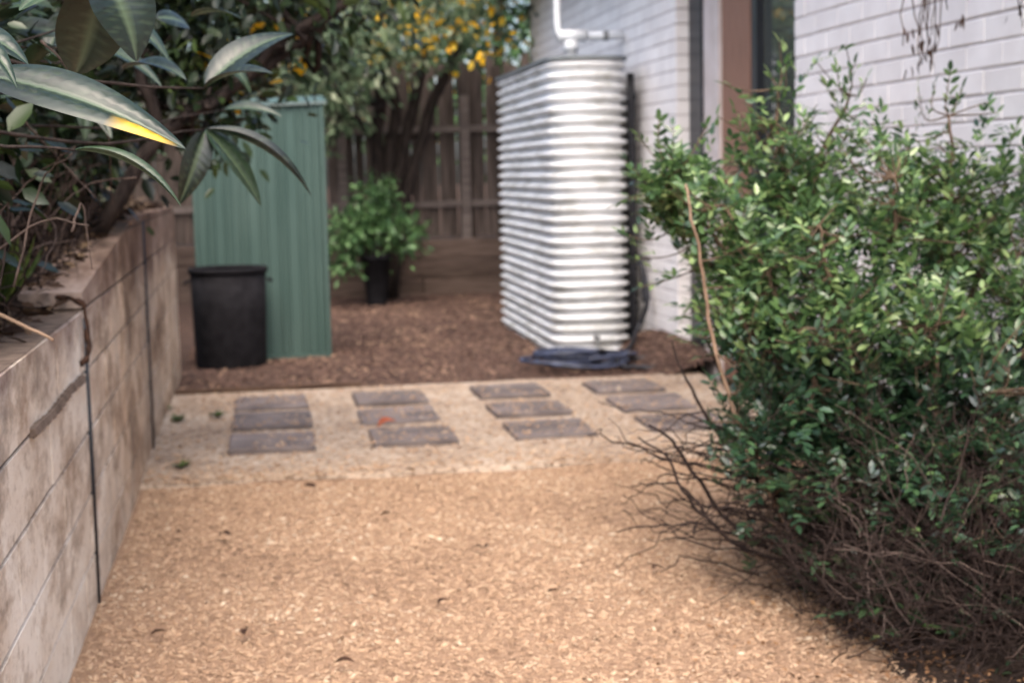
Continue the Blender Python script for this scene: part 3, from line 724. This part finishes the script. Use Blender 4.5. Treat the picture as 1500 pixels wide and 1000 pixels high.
for c in targets:
    b = BB+np.array([rng.normal(-.02, .10), rng.normal(0, .10), -.03]); k = np.array([(b[0]*.62+c[0]*.38), b[1]*.55+c[1]*.45, c[2]*.42])+rng.normal(0, .04, 3)
    P = curve([b, k, c*.7+k*.3+rng.normal(0, .03, 3), c], 16, .006); stems.append(P)
    part('branch', bush, tube(P, np.linspace(.018, .004, len(P)), 6), 'bark_brown', True)
pale = curve([BB+np.array([-.08, -.05, 0]), K(1170, 790, 4.5), K(1105, 665, 4.5), K(1075, 600, 4.5), K(1042, 490, 4.5), K(1030, 400, 4.5), K(1012, 320, 4.5), K(1004, 270, 4.55)], 34, .003)
stems.append(pale); part('branch', bush, tube(pale, np.linspace(.010, .0035, len(pale)), 7), 'bark_pale', True, label='pale bare branch')
allp = np.concatenate(stems)
tips, dd = ell_points(3500, lobes, .5)
shoots = [K(1142, 62), K(1150, 95), K(1128, 110), K(1240, 72), K(1252, 95), K(1225, 100), K(1195, 90, 5), K(1210, 125), K(1270, 115), K(1392, 105), K(1370, 125), K(1345, 130), K(1410, 130), K(1448, 150), K(1462, 165), K(1490, 185), K(1500, 215), K(965, 175, 5), K(985, 185, 5), K(935, 200, 5), K(915, 235, 5), K(903, 300, 5), K(908, 340, 5), K(1062, 125), K(1050, 170), K(1035, 185), K(1075, 160), K(1290, 160), K(1310, 180), K(930, 380, 5), K(940, 420, 5)]
tips = np.vstack([tips, np.array(shoots)]); ns = len(shoots)
tw = []; LP, LD, LN, LL = [], [], [], []
crc = np.array([1.95, 4.8, .75])
for i, c in enumerate(tips):
    shoot = i >= len(tips)-ns
    j = np.argmin(((allp-c)**2).sum(1)+.8*np.maximum(0, allp[:, 2]-c[2]+.05)**2); a = allp[j]
    g = c-a; gl = np.linalg.norm(g)
    if gl > .55: a = c-g/gl*.45
    mid = (a+c)/2+rng.normal(0, .02, 3)+np.array([0, 0, -.03])
    P = curve([a, mid, c], 8)
    if i % 2 == 0 or shoot: tw.append(tube(P, np.linspace(.0035, .0015, len(P)), 4, False))
    ln = .11+.07*rng.random(); d = unit((P[-1]-P[-3])[None])[0]
    if shoot: d = unit((d+np.array([0, 0, .8]))[None])[0]; ln = .16
    d = unit((d+rng.normal(0, .35, 3))[None])[0]
    s = np.cross(d, [0, 0, 1]); s = s/(np.linalg.norm(s)+1e-6); u = np.cross(s, d)
    npair = 5 if not shoot else 6
    for k in range(npair):
        q = c-d*ln*(1-(k+.5)/npair)
        for sg in (-1, 1):
            LP.append(q+rng.normal(0, .004, 3)); LD.append(d*.75+s*sg*.8+u*(.15+rng.normal(0, .25))); LN.append(u+rng.normal(0, .35, 3)); LL.append(.022+.028*rng.random())
    LP.append(c); LD.append(d); LN.append(u); LL.append(.045)
LP, LD, LN, LL = map(np.array, (LP, LD, LN, LL))
part('twigs', bush, join(*tw), 'bark_brown', kind='stuff')
# leaves nearest the camera and on the outside become parts of their own
outer = unit(LP-crc); sc = -(LP@CF)*1.2+(LP[:, 2])*.8-(LP[:, 0])*.2+rng.normal(0, .25, len(LP))
order = np.argsort(-sc); near = order[:1450][::5][:290]; rest = np.setdiff1d(np.arange(len(LP)), near)
Vt = LV.copy(); Vt[:, 1] *= .46; Vt[:, 2] *= .5
one = bpy.data.meshes.new('leaf'); idx = []; p = 0
for s_ in LFs: idx.append(tuple(LFl[p:p+s_])); p += s_
one.from_pydata([tuple(v) for v in Vt], [], idx); one.materials.append(M['bush_leaf'])
fd, fs, fn = leaf_frames(LD[near], LN[near])
for i, q in enumerate(near):
    o = link('leaf', one, bush); mt = Matrix.Identity(4); s_ = LL[q]
    for r in range(3):
        mt[r][0] = fd[i][r]*s_; mt[r][1] = fs[i][r]*s_; mt[r][2] = fn[i][r]*s_; mt[r][3] = LP[q][r]-BB[r]
    o.matrix_local = mt
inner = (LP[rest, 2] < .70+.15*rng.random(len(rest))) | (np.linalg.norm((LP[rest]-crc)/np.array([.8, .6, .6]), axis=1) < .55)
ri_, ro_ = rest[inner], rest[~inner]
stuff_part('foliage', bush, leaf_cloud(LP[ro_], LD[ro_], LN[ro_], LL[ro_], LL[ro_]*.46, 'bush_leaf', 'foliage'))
stuff_part('shaded_foliage', bush, leaf_cloud(LP[ri_], LD[ri_], LN[ri_], LL[ri_], LL[ri_]*.46, 'bush_leaf_shaded', 'shaded_foliage'))
# bare lower branches
def bare(pts, r0, r1, n=16): part('bare_branch', bush, tube(curve(pts, n, .003), np.linspace(r0, r1, len(curve(pts, n))), 6), 'twig', True)
bare([BB+np.array([-.05, -.1, 0]), K(1150, 810, 4.55), K(1075, 770, 4.6), K(1015, 690, 4.65), K(985, 645, 4.65), K(950, 622, 4.65)], .010, .004, 24)
bare([BB+np.array([-.05, -.05, .02]), K(1120, 815, 4.4), K(1040, 765, 4.4), K(1000, 715, 4.4), K(975, 670, 4.45), K(935, 640, 4.5)], .008, .003, 24)
bare([K(1040, 765, 4.4), K(1000, 712, 4.42), K(960, 708, 4.4), K(925, 711, 4.4)], .005, .002)
bare([K(1016, 780, 4.4), K(1018, 765, 4.42), K(960, 770, 4.4), K(905, 778, 4.4)], .004, .002)
bare([BB+np.array([-.05, 0, .02]), K(1130, 720, 4.7), K(1050, 630, 4.75), K(1005, 555, 4.8), K(985, 500, 4.85)], .010, .003, 20)
bare([BB, K(1180, 740, 4.8), K(1110, 640, 4.9), K(1060, 560, 5.0), K(1030, 480, 5.0)], .011, .004, 20)
ms = []; mg = []
for i in range(3400):
    a = BB+np.array([rng.normal(0, .36), rng.normal(-.12, .34), abs(rng.normal(.08, .2))])
    if i % 5 < 2: a = np.array([2.0+rng.normal(0, .28), 3.9+rng.normal(0, .22), abs(rng.normal(.04, .16))])
    th = rng.random()*6.283; el = rng.normal(.45, .5); L = .14+.34*rng.random()
    d = np.array([math.cos(th)*math.cos(el), math.sin(th)*math.cos(el), math.sin(el)])
    e = a+d*L; e[2] = max(e[2], .02); mid = (a+e)/2+rng.normal(0, .022, 3); mid[2] = max(mid[2], .02)
    if e[0] > 2.7 or mid[0] > 2.7 or e[0] < 1.3+.25*rng.random() or a[0] < 1.45: continue
    P = curve([a, mid, e], 9, .005); r0 = .0016+.0018*rng.random()**3; ts = [tube(P, np.linspace(r0, r0*.4, len(P)), 3, False)]
    for q in (3, 5, 6):
        if rng.random() < .7:
            f0 = P[q]; f1 = f0+unit((d+rng.normal(0, .55, 3))[None])[0]*L*.35; f1[2] = max(f1[2], .015); f1[0] = min(f1[0], 2.7)
            ts.append(tube(curve([f0, (f0+f1)/2+rng.normal(0, .01, 3), f1], 4, .004), r0*.45, 3, False))
    t_ = join(*ts)
    (mg if i % 6 == 0 else ms).append(t_)
for i in range(60):          # fringe of bare twigs on the path side
    a = np.array([1.45+rng.normal(0, .12), 4.6+rng.normal(0, .25), .12+.45*rng.random()]); L = .10+.2*rng.random()
    d = unit(np.array([[-1, rng.normal(0, .5), rng.normal(.05, .45)]]))[0]; e = a+d*L; e[2] = max(e[2], .03)
    P = curve([a+np.array([.25, .05, -.08]), a, (a+e)/2+rng.normal(0, .02, 3), e], 12, .006); ms.append(tube(P, np.linspace(.0034, .001, len(P)), 4, False))
part('dead_twigs', bush, join(*ms), 'twig', kind='stuff'); part('pale_dead_twigs', bush, join(*mg), 'twig_grey', kind='stuff')

# dry creeper hanging from the gutter in front of the wall
for i, (px, y1, Y, lab) in enumerate(((1340, 100, 5.1, 'thick dry grey creeper hanging down the pale brick wall'), (1362, 90, 5.2, 'wispy dry creeper strand hanging beside the thick one'), (1488, 38, 4.6, 'short dark dead creeper hanging by the wall with one leaf'), (1405, 40, 4.9, 'thin creeper thread with dark curled leaf at its tip'))):
    e = pY(px, y1, Y); vr = root('hanging_creeper', lab, 'creeper', (e[0], Y, HT-.08)); sp = []
    for k in range(5 if i < 2 else 2):
        tp_ = np.array([e[0]+rng.normal(0, .05), Y+rng.normal(0, .06), HT-.05]); tp_[0] = min(tp_[0], 2.7); en = e+np.array([rng.normal(0, .025), rng.normal(0, .03), rng.random()*.12])
        P = curve([tp_, tp_*.6+en*.4+rng.normal(0, .03, 3), tp_*.25+en*.75+rng.normal(0, .02, 3), en], 18, .006)
        part('strand', vr, tube(P, np.linspace(.005, .002, len(P)), 5), 'twig_grey' if i < 2 else 'twig', True)
    n = 14 if i < 2 else 3
    for k in range(n):
        h = e+np.array([rng.normal(0, .02), rng.normal(0, .02), rng.random()*.16*(1 if i < 2 else .4)])
        me = leaf_cloud(h[None], np.array([[rng.normal(0, .2), rng.normal(0, .2), -1.]]), rand_dirs(1), np.array([.03+.03*rng.random()]), np.array([.012]), 'dead_leaf', 'dry_leaf')
        stuff_part('dry_leaf', vr, me); 
        del COL.objects[-1]['kind']

# ------------------------------------------------------------------ left garden bed plants
def big_leaf_VF(base, tip, width, nrm, droop=.08, fold=.25, veins=11, nu=33, nv=9, amp=.005, curl=0.0, yel=None):
    base, tip = np.asarray(base, float), np.asarray(tip, float); d = tip-base; L = np.linalg.norm(d); d /= L
    n = np.asarray(nrm, float); n = n-(n@d)*d; n /= np.linalg.norm(n); s = np.cross(n, d)
    V, rib, ye = [], [], []
    for i in range(nu):
        u = i/(nu-1); w = width*.5*(math.sin(math.pi*min(1, u**.8))**.75*(1-.25*u)+.01)
        c = base+d*L*u+n*(droop*L*(4*u*(1-u)))*1.0
        for j in range(nv):
            v = (j/(nv-1)-.5)*2; q = (u*veins-abs(v)*1.6) % 1.0
            hgt = amp*math.sin(math.pi*q)*(1-abs(v)**3)*min(1, abs(v)*2.5)*min(1, 5*(1-u))
            V.append(c+s*v*w*math.cos(fold)+n*(abs(v)*w*math.sin(fold)+hgt+curl*v*w)); rib.append(max(0, 1-abs(v)*6)*.8+(.25 if q < .1 else 0)*(abs(v) > .1))
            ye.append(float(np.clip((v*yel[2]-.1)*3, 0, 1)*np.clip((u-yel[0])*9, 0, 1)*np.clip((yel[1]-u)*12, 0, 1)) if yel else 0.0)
    F = [(i*nv+j, i*nv+j+1, i*nv+nv+j+1, i*nv+nv+j) for i in range(nu-1) for j in range(nv-1)]
    return (np.array(V), F), rib, ye
def big_leaf(parent, *a, label=None, **k):
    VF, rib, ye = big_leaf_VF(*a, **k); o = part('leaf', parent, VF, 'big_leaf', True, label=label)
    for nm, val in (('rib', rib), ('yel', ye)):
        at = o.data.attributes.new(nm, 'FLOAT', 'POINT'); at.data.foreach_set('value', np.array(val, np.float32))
    return o
N_ = lambda x, y, Y: pY(x, y, Y)
lq = root('large_leaved_tree', 'small tree with long corrugated glossy leaves overhanging the block wall', 'tree', (-1.05, 3.3, 1.1))
tr0 = curve([(-1.05, 3.3, 1.0), (-.98, 3.25, 1.5), (-.92, 3.1, 2.1), (-.85, 3.0, 2.7)], 14, .006)
part('trunk', lq, tube(tr0, np.linspace(.045, .025, len(tr0)), 9), 'bark', True)
def twig_to(p, r=.008, frm=None):
    a = tr0[np.argmin(((tr0-np.asarray(p))**2).sum(1))] if frm is None else frm
    P = curve([a, a*.65+p*.35+rng.normal(0, .03, 3)+np.array([0, 0, .05]), a*.3+p*.7+rng.normal(0, .02, 3), p], 12, .005); part('branch', lq, tube(P, np.linspace(r*1.1, r*.4, len(P)), 6), 'bark', True)
cA = N_(-30, 110, 2.6); twig_to(cA)
big_leaf(lq, cA, N_(272, 218, 2.5), .105, (.1, -.72, .66), droop=.07, fold=.15, veins=15, yel=(.66, .97, -1), label='long corrugated leaf with yellow light painted near its tip', amp=.009, nv=15)
cB = N_(-70, 60, 2.5); big_leaf(lq, cB, N_(42, 95, 2.45), .07, (.2, -.6, .8), droop=.18, fold=.2, veins=7)
big_leaf(lq, cB, N_(25, 130, 2.4), .05, (.2, -.5, .8), droop=.2, fold=.2, veins=7)
cC = N_(150, -40, 3.0); twig_to(cC)
big_leaf(lq, cC, N_(28, 16, 2.9), .12, (-.1, -.5, .85), droop=.08, fold=.1, veins=11)
big_leaf(lq, cC, N_(200, 90, 3.0), .16, (.6, -.8, .25), droop=.1, fold=.15)
big_leaf(lq, cC, N_(110, 110, 3.2), .15, (.3, -.9, .3), droop=.1, fold=.15)
cD = N_(110, 220, 2.9); twig_to(cD, .006)
big_leaf(lq, cD, N_(266, 304, 2.85), .05, (.3, -.25, .9), droop=.12, fold=.7, veins=13)
cE = N_(300, 190, 4.2); twig_to(cE, .007)
big_leaf(lq, cE, N_(456, 288, 4.2), .085, (.3, -.3, .9), droop=.12, fold=.75, veins=12)
big_leaf(lq, cE, N_(382, 302, 4.2), .10, (.7, -.6, .35), droop=.05, fold=.3, veins=9)
big_leaf(lq, cE, N_(262, 300, 4.2), .09, (.3, -.9, .1), droop=.08, fold=.3)
cF = N_(300, 130, 3.9); twig_to(cF, .007)
big_leaf(lq, cF, N_(430, 50, 4.0), .11, (.1, -.5, .85), droop=.10, fold=.3)
big_leaf(lq, cF, N_(400, 108, 3.8), .09, (.1, -.4, .9), droop=.10, fold=.35)
for i in range(26):
    px, py, Y = rng.uniform(-60, 330), rng.uniform(-60, 170), rng.uniform(3.8, 5.6); b = pY(px, py, Y)
    ang = rng.uniform(-2.6, .6); L = rng.uniform(.14, .26); dv = np.array([math.cos(ang)*.8, rng.normal(-.1, .4), -abs(rng.normal(.35, .4))]); dv /= np.linalg.norm(dv)
    big_leaf(lq, b, b+dv*L, L*rng.uniform(.3, .42), (rng.normal(.2, .3), rng.normal(-.6, .3), rng.uniform(.3, .9)), droop=rng.uniform(.04, .14), fold=rng.uniform(.05, .4), nu=21, nv=7, veins=9)
    if i % 2: twig_to(b, .005)

# leaning tree whose limb crosses in front of the shed
lt = pY(190, 300, 6.3)
Lp = lambda x, y, Y=6.3: tuple(pY(x, y, Y))
tree('leaning_tree', 'dark slender tree leaning out of the garden bed over the shed', (lt[0], lt[1], 1.2), [[(lt[0]-.15, lt[1], 1.1), Lp(215, 225), Lp(280, 165), Lp(370, 110), Lp(440, 40), Lp(525, -10), Lp(600, -60)], [Lp(350, 125), Lp(420, 75, 6.4), Lp(490, 20, 6.5), Lp(560, -20, 6.6)], [Lp(240, 200), Lp(200, 100), Lp(180, -20, 6.5), Lp(200, -150, 6.5)]],
     [(*Lp(340, 20, 6.6), .45, .6, .25, 2), (*Lp(230, 60, 6.8), .5, .6, .4, 2), (*Lp(420, -70, 6.6), .6, .6, .25, 2), (*Lp(240, -120, 6.6), .8, .8, .4, 2), (-1.2, 4.6, 2.55, .8, 1.2, .35, 2.2), (*Lp(290, 130, 6.6), .2, .4, .18, .8)], 230, 24, .11, (.05, .09), 'dark_leaf', nb=50, stem_r=(.035, .012), yellow=5)  # lobe high over the bed is unseen canopy added to darken it
# understory shrubs and hedge
gl = ['dark tangled shrub behind the near stretch of block wall', 'low dark shrub beside the stepped up wall section', 'dense dark shrub behind the middle wall section', 'dark shrub at the far end of the block wall', 'tall dark shrub under the leaning tree', 'large dark shrub at the back of the garden bed', 'tall dark shrub in the bed corner next to the shed', 'small dark shrub tucked under the large corrugated leaves', 'scrubby dark shrub overhanging the wall below the leaning tree']
for gi, (x, y, h, rx) in enumerate(((-1.45, 4.6, .8, .6), (-1.2, 5.9, .75, .42), (-1.25, 7.3, .9, .5), (-1.2, 8.8, .9, .45), (-2.3, 5.5, 1.3, .9), (-2.4, 7.6, 1.5, 1.0), (-2.0, 9.6, 1.4, .8), (-1.08, 3.9, .85, .40), (-1.0, 6.6, .7, .34))):
    zb = float(z_bed(np.array(x), np.array(y)))
    shrub('bed_shrub', gl[gi], (x, y, zb), [(x, y, zb+h*.6, rx, rx, h*.5, 1)], 120, 24, .12, (.05, .11), 'dark_leaf', stems=8, group='shrubs in the raised garden bed')
for (x, y, r, h, lab) in ((-4.2, 6.5, 1.6, 4.2, 'tall dark green hedge tree at the back of the garden bed'), (-4.0, 10.5, 1.6, 4.5, 'tall dark hedge tree between garden bed and shed'), (-2.6, 14.0, 1.4, 4.0, 'dark leafy tree standing behind the green shed'), (-3.9, 3.2, 1.4, 4.0, 'dark hedge tree beside the large corrugated leaves')):
    tree('hedge_tree', lab, (x, y, 0), [[(x, y, 0), (x, y, 1.5), (x+.1, y, h*.85)]], [(x, y, h*.56, r, r, h*.45, 1)], 330, 26, .22, (.09, .17), 'dark_leaf', nb=30, stem_r=(.1, .04))
# leaf litter, sticks and grass on the bed
n = 5200
x = -.66-np.abs(rng.normal(0, .75, n)); y = rng.uniform(2.2, 10.3, n); z = z_bed(np.minimum(x, -.74), y)+.01+rng.random(n)*.03; z = np.where(x > -.8, np.array([wtop(v) for v in y])+.006+rng.random(n)*.012, z)
a = rng.random(n)*6.283
me = leaf_cloud(np.stack([x, y, z], 1), np.stack([np.cos(a), np.sin(a), rng.normal(0, .3, n)], 1), np.stack([rng.normal(0, .5, n), rng.normal(0, .5, n), np.ones(n)], 1), .025+.05*rng.random(n), .018+.02*rng.random(n), 'litter', 'leaf_litter')
o = link('leaf_litter', me); o['kind'] = 'stuff'; o['label'] = 'brown leaf litter covering the raised bed'; o['category'] = 'leaf litter'
ms = []; mg = []
for i in range(620):
    a = np.array([-.72-abs(rng.normal(0, .4)), rng.uniform(2.6, 7.5), 0]); a[2] = float(z_bed(a[0], a[1]))+.01
    L = rng.uniform(.15, .6); th = rng.random()*6.283; el = abs(rng.normal(.7, .5)); e = a+L*np.array([math.cos(th)*math.cos(el), math.sin(th)*math.cos(el), math.sin(el)]); e[0] = min(e[0], -.62)
    e[2] = max(e[2], float(z_bed(np.minimum(e[0], -.74), e[1]))+.02)
    P = curve([a, (a+e)/2+rng.normal(0, .05, 3)+np.array([0, 0, .03]), e], 8, .006); (mg if i % 3 == 0 else ms).append(tube(P, np.linspace(.0045, .0015, len(P)), 4))
o = thing('fallen_twigs', 'tangle of brown dead twigs over the garden bed', 'twigs', join(*ms), 'twig', kind='stuff')
o = thing('dry_sticks', 'scattered pale dry sticks over the garden bed', 'sticks', join(*mg), 'twig_grey', kind='stuff')
for i, (x, y) in enumerate(((-.88, 4.0), (-.95, 4.4), (-.86, 4.8), (-1.1, 3.6), (-1.05, 5.2), (-.84, 3.7))):
    n = 120; zb = float(z_bed(np.array(x), np.array(y))); a = rng.random(n)*6.283; rr = .05*rng.random(n)
    me = leaf_cloud(np.stack([x+rr*np.cos(a), y+rr*np.sin(a), np.full(n, zb-.005)], 1), np.stack([np.cos(a)*.6, np.sin(a)*.6, .5+rng.random(n)], 1), np.stack([np.cos(a), np.sin(a), np.full(n, -.5)], 1), .12+.14*rng.random(n), .010, 'pale_grass', 'grass_tuft')
    co = np.empty(len(me.vertices)*3, np.float32); me.vertices.foreach_get('co', co); me.vertices.foreach_set('co', (co.reshape(-1, 3)-np.array([x, y, zb], np.float32)).ravel()); me.update()
    o = link('grass_tuft', me, None, (x, y, zb)); o['label'] = 'short green grass tuft just behind the block wall'; o['category'] = 'grass'; o['group'] = 'grass tufts behind the wall'

vs_ = root('bed_creeper', 'thin pale creeper stems arching over the raised garden bed', 'creeper', (-.95, 4.2, float(z_bed(np.array(-.95), np.array(4.2)))))
for (x0, y0, x1, y1, x2, y2, Y) in ((-40, 395, 60, 325, 130, 330, 3.6), (20, 420, 60, 270, 105, 225, 3.7), (105, 340, 120, 300, 135, 395, 3.8), (-20, 330, 50, 260, 110, 215, 3.9), (250, 10, 248, 50, 232, 90, 3.9), (118, 10, 120, 60, 125, 100, 3.5), (20, 160, 70, 215, 140, 290, 4.0), (60, 60, 100, 100, 130, 125, 3.6), (150, 140, 160, 220, 165, 300, 4.4), (200, 260, 130, 270, 60, 330, 4.3), (0, 280, 80, 330, 60, 400, 4.2)):
    P = curve([pY(x0, y0, Y), pY(x1, y1, Y+.05), pY(x2, y2, Y+rng.normal(0, .1))], 12, .0018); P[:, 0] = np.minimum(P[:, 0], -.3)
    part('stem', vs_, tube(P, np.linspace(.0034, .0014, len(P)), 5), 'twig_grey', True)
for (px, py, n_, lab) in ((318, 612, 34, 'small green weed on the slab beside the darkest pavers'), (262, 617, 22, 'tiny green weed between the block wall and the pavers'), (266, 686, 16, 'sparse weed seedling near the front edge of the slab'), (246, 600, 18, 'weed sprig in the slab corner next to the bin')):
    p = gz(px, py, .024); a = rng.random(n_)*6.283
    me = leaf_cloud(np.zeros((n_, 3))+np.stack([.003*rng.normal(0, 1, n_), .003*rng.normal(0, 1, n_), .002+.006*rng.random(n_)], 1), np.stack([np.cos(a), np.sin(a), .2+rng.random(n_)*.6], 1), np.stack([0*a, 0*a, 1+0*a], 1), .03+.045*rng.random(n_), .016, 'pale_grass', 'weed')
    o = link('weed', me, None, p); o['label'] = lab; o['category'] = 'weed'; o['group'] = 'weeds on the slab'
# things on top of the block wall
P = curve([(-.70, 4.95, .985), (-.62, 4.83, .985), (-.572, 4.80, .97), (-.560, 4.78, .90), (-.556, 4.76, .83), (-.572, 4.70, .79)], 26)
P[1:-1] += rng.normal(0, .003, P[1:-1].shape); V, F = tube(P, .006+.007*rng.random(len(P)), 5)
thing('bark_strip', 'dark curled strip of bark hanging over the top of the block wall', 'bark', (V, F), 'dead_leaf', True)
P = curve([pY(-40, 438, 3.75), pY(20, 470, 3.7), pY(78, 498, 3.65)], 10, .001); P[:, 2] = np.maximum(P[:, 2], .958)
thing('stick', 'thin pale stick poking out over the edge of the block wall', 'stick', tube(P, np.linspace(.006, .004, len(P)), 6), 'bark_pale', True)

# ================================================================== LOOSE COVER ON THE GROUND
def reg(x0, x1, y0, y1): return lambda n: np.stack([rng.uniform(x0, x1, n), rng.uniform(y0, y1, n)], 1)
def reg_front(n):
    x = rng.uniform(-.57, 2.72, n); return np.stack([x, 2.6+(4.08+.10*vnoise(x, x*0, 2.3, 33)+.05*np.abs(rng.normal(0, 1, n)))*rng.random(n)], 1)
def z_strip(x, y):
    z = .024+.004*vnoise(x, y, 4, 5)
    for cx in (-.015, .675, 1.395, 2.105):
        for ci, cy in enumerate((7.46, 8.13, 8.80)): z = np.where((np.abs(x-cx) < .22) & (np.abs(y-cy-.015) < .23), .05, z)
    return z
chips(115000, reg_front, lambda x, y: np.where(y > 6.66, .016, z_front(x, y)), (.004, .020), 'chip', 'wood_chips', 'tan wood chips spread over the path in front of the pavers', 'wood chips')
chips(9000, lambda n: np.stack([rng.uniform(-.58, 2.7, n), 6.72+2.66*rng.random(n)**1.7], 1), z_strip, (.005, .022), 'chip', 'scattered_chips', 'sparse tan chips scattered between the dark pavers', 'wood chips', .001)
chips(30000, reg(-.62, 2.74, 9.42, 16.6), z_back, (.014, .05), 'bark_chip', 'bark_chips', 'red brown bark mulch between shed and tank', 'bark mulch', .008)
chips(2500, lambda n: np.stack([np.minimum(2.74, rng.normal(2.66, .09, n)), rng.uniform(9.3, 10.7, n)], 1), z_back, (.015, .05), 'bark_chip', 'mulch_heap', 'brown heap of mulch against the wall beside the tank', 'bark mulch', .01)
n = 5200   # litter shed by the bush and along the edging
r = np.abs(rng.normal(0, .40, n)); a = rng.random(n)*6.283; x = np.minimum(2.7, 2.05+r*np.cos(a)*1.1); y = 4.05+r*np.sin(a)*1.4; y = np.clip(y, 2.6, 6.5)
k = 260; x = np.concatenate([x, rng.uniform(-.55, .25, k)]); y = np.concatenate([y, np.where(rng.random(k) < .6, rng.normal(9.3, .25, k), rng.uniform(7.0, 9.4, k))]); n += k
a = rng.random(n)*6.283; z = np.where(y > 6.7, .03, .008)+rng.random(n)*.012
me = leaf_cloud(np.stack([x, y, z], 1), np.stack([np.cos(a), np.sin(a), rng.normal(0, .25, n)], 1), np.stack([rng.normal(0, .3, n), rng.normal(0, .3, n), np.ones(n)], 1), .012+.022*rng.random(n)**2, .006+.009*rng.random(n), 'path_litter', 'dropped_leaves')
o = link('dropped_leaves', me); o['kind'] = 'stuff'; o['label'] = 'small brown leaves dropped under the bush and by the bin'; o['category'] = 'leaf litter'
# single dead leaves one can pick out
for (px, py) in ((962, 829), (490, 970), (322, 782), (257, 779), (640, 884), (710, 802), (608, 689), (358, 930), (220, 930), (800, 868), (556, 755), (708, 802), (1150, 640), (463, 714)):
    p = gz(px, py, .02 if py > 700 else .035); a = rng.random()*6.283; L = .035+.03*rng.random()*(2 if (px, py) == (962, 829) else 1)
    (V, F), _, _ = big_leaf_VF(p, p+L*np.array([math.cos(a), math.sin(a), .05]), L*.55, (rng.normal(0, .2), rng.normal(0, .2), 1), droop=.12, fold=.5, nu=8, nv=5, amp=.001)
    thing('fallen_leaf', 'single dark curled dead leaf lying on the ground', 'leaf', (V, F), 'dead_leaf', True, group='single dead leaves on the ground')
rl = gz(553, 626, .06)
(V, F), _, _ = big_leaf_VF(rl, rl+np.array([.10, .02, .02]), .07, (0, -.3, 1), droop=.2, fold=.5, nu=8, nv=5, amp=.001)
simple('red_leaf', (122, 62, 44), (150, 84, 58), 30, .8, .2, 0)
thing('fallen_leaf', 'reddish brown curled leaf lying across two dark pavers', 'leaf', (V, F), 'red_leaf', True)
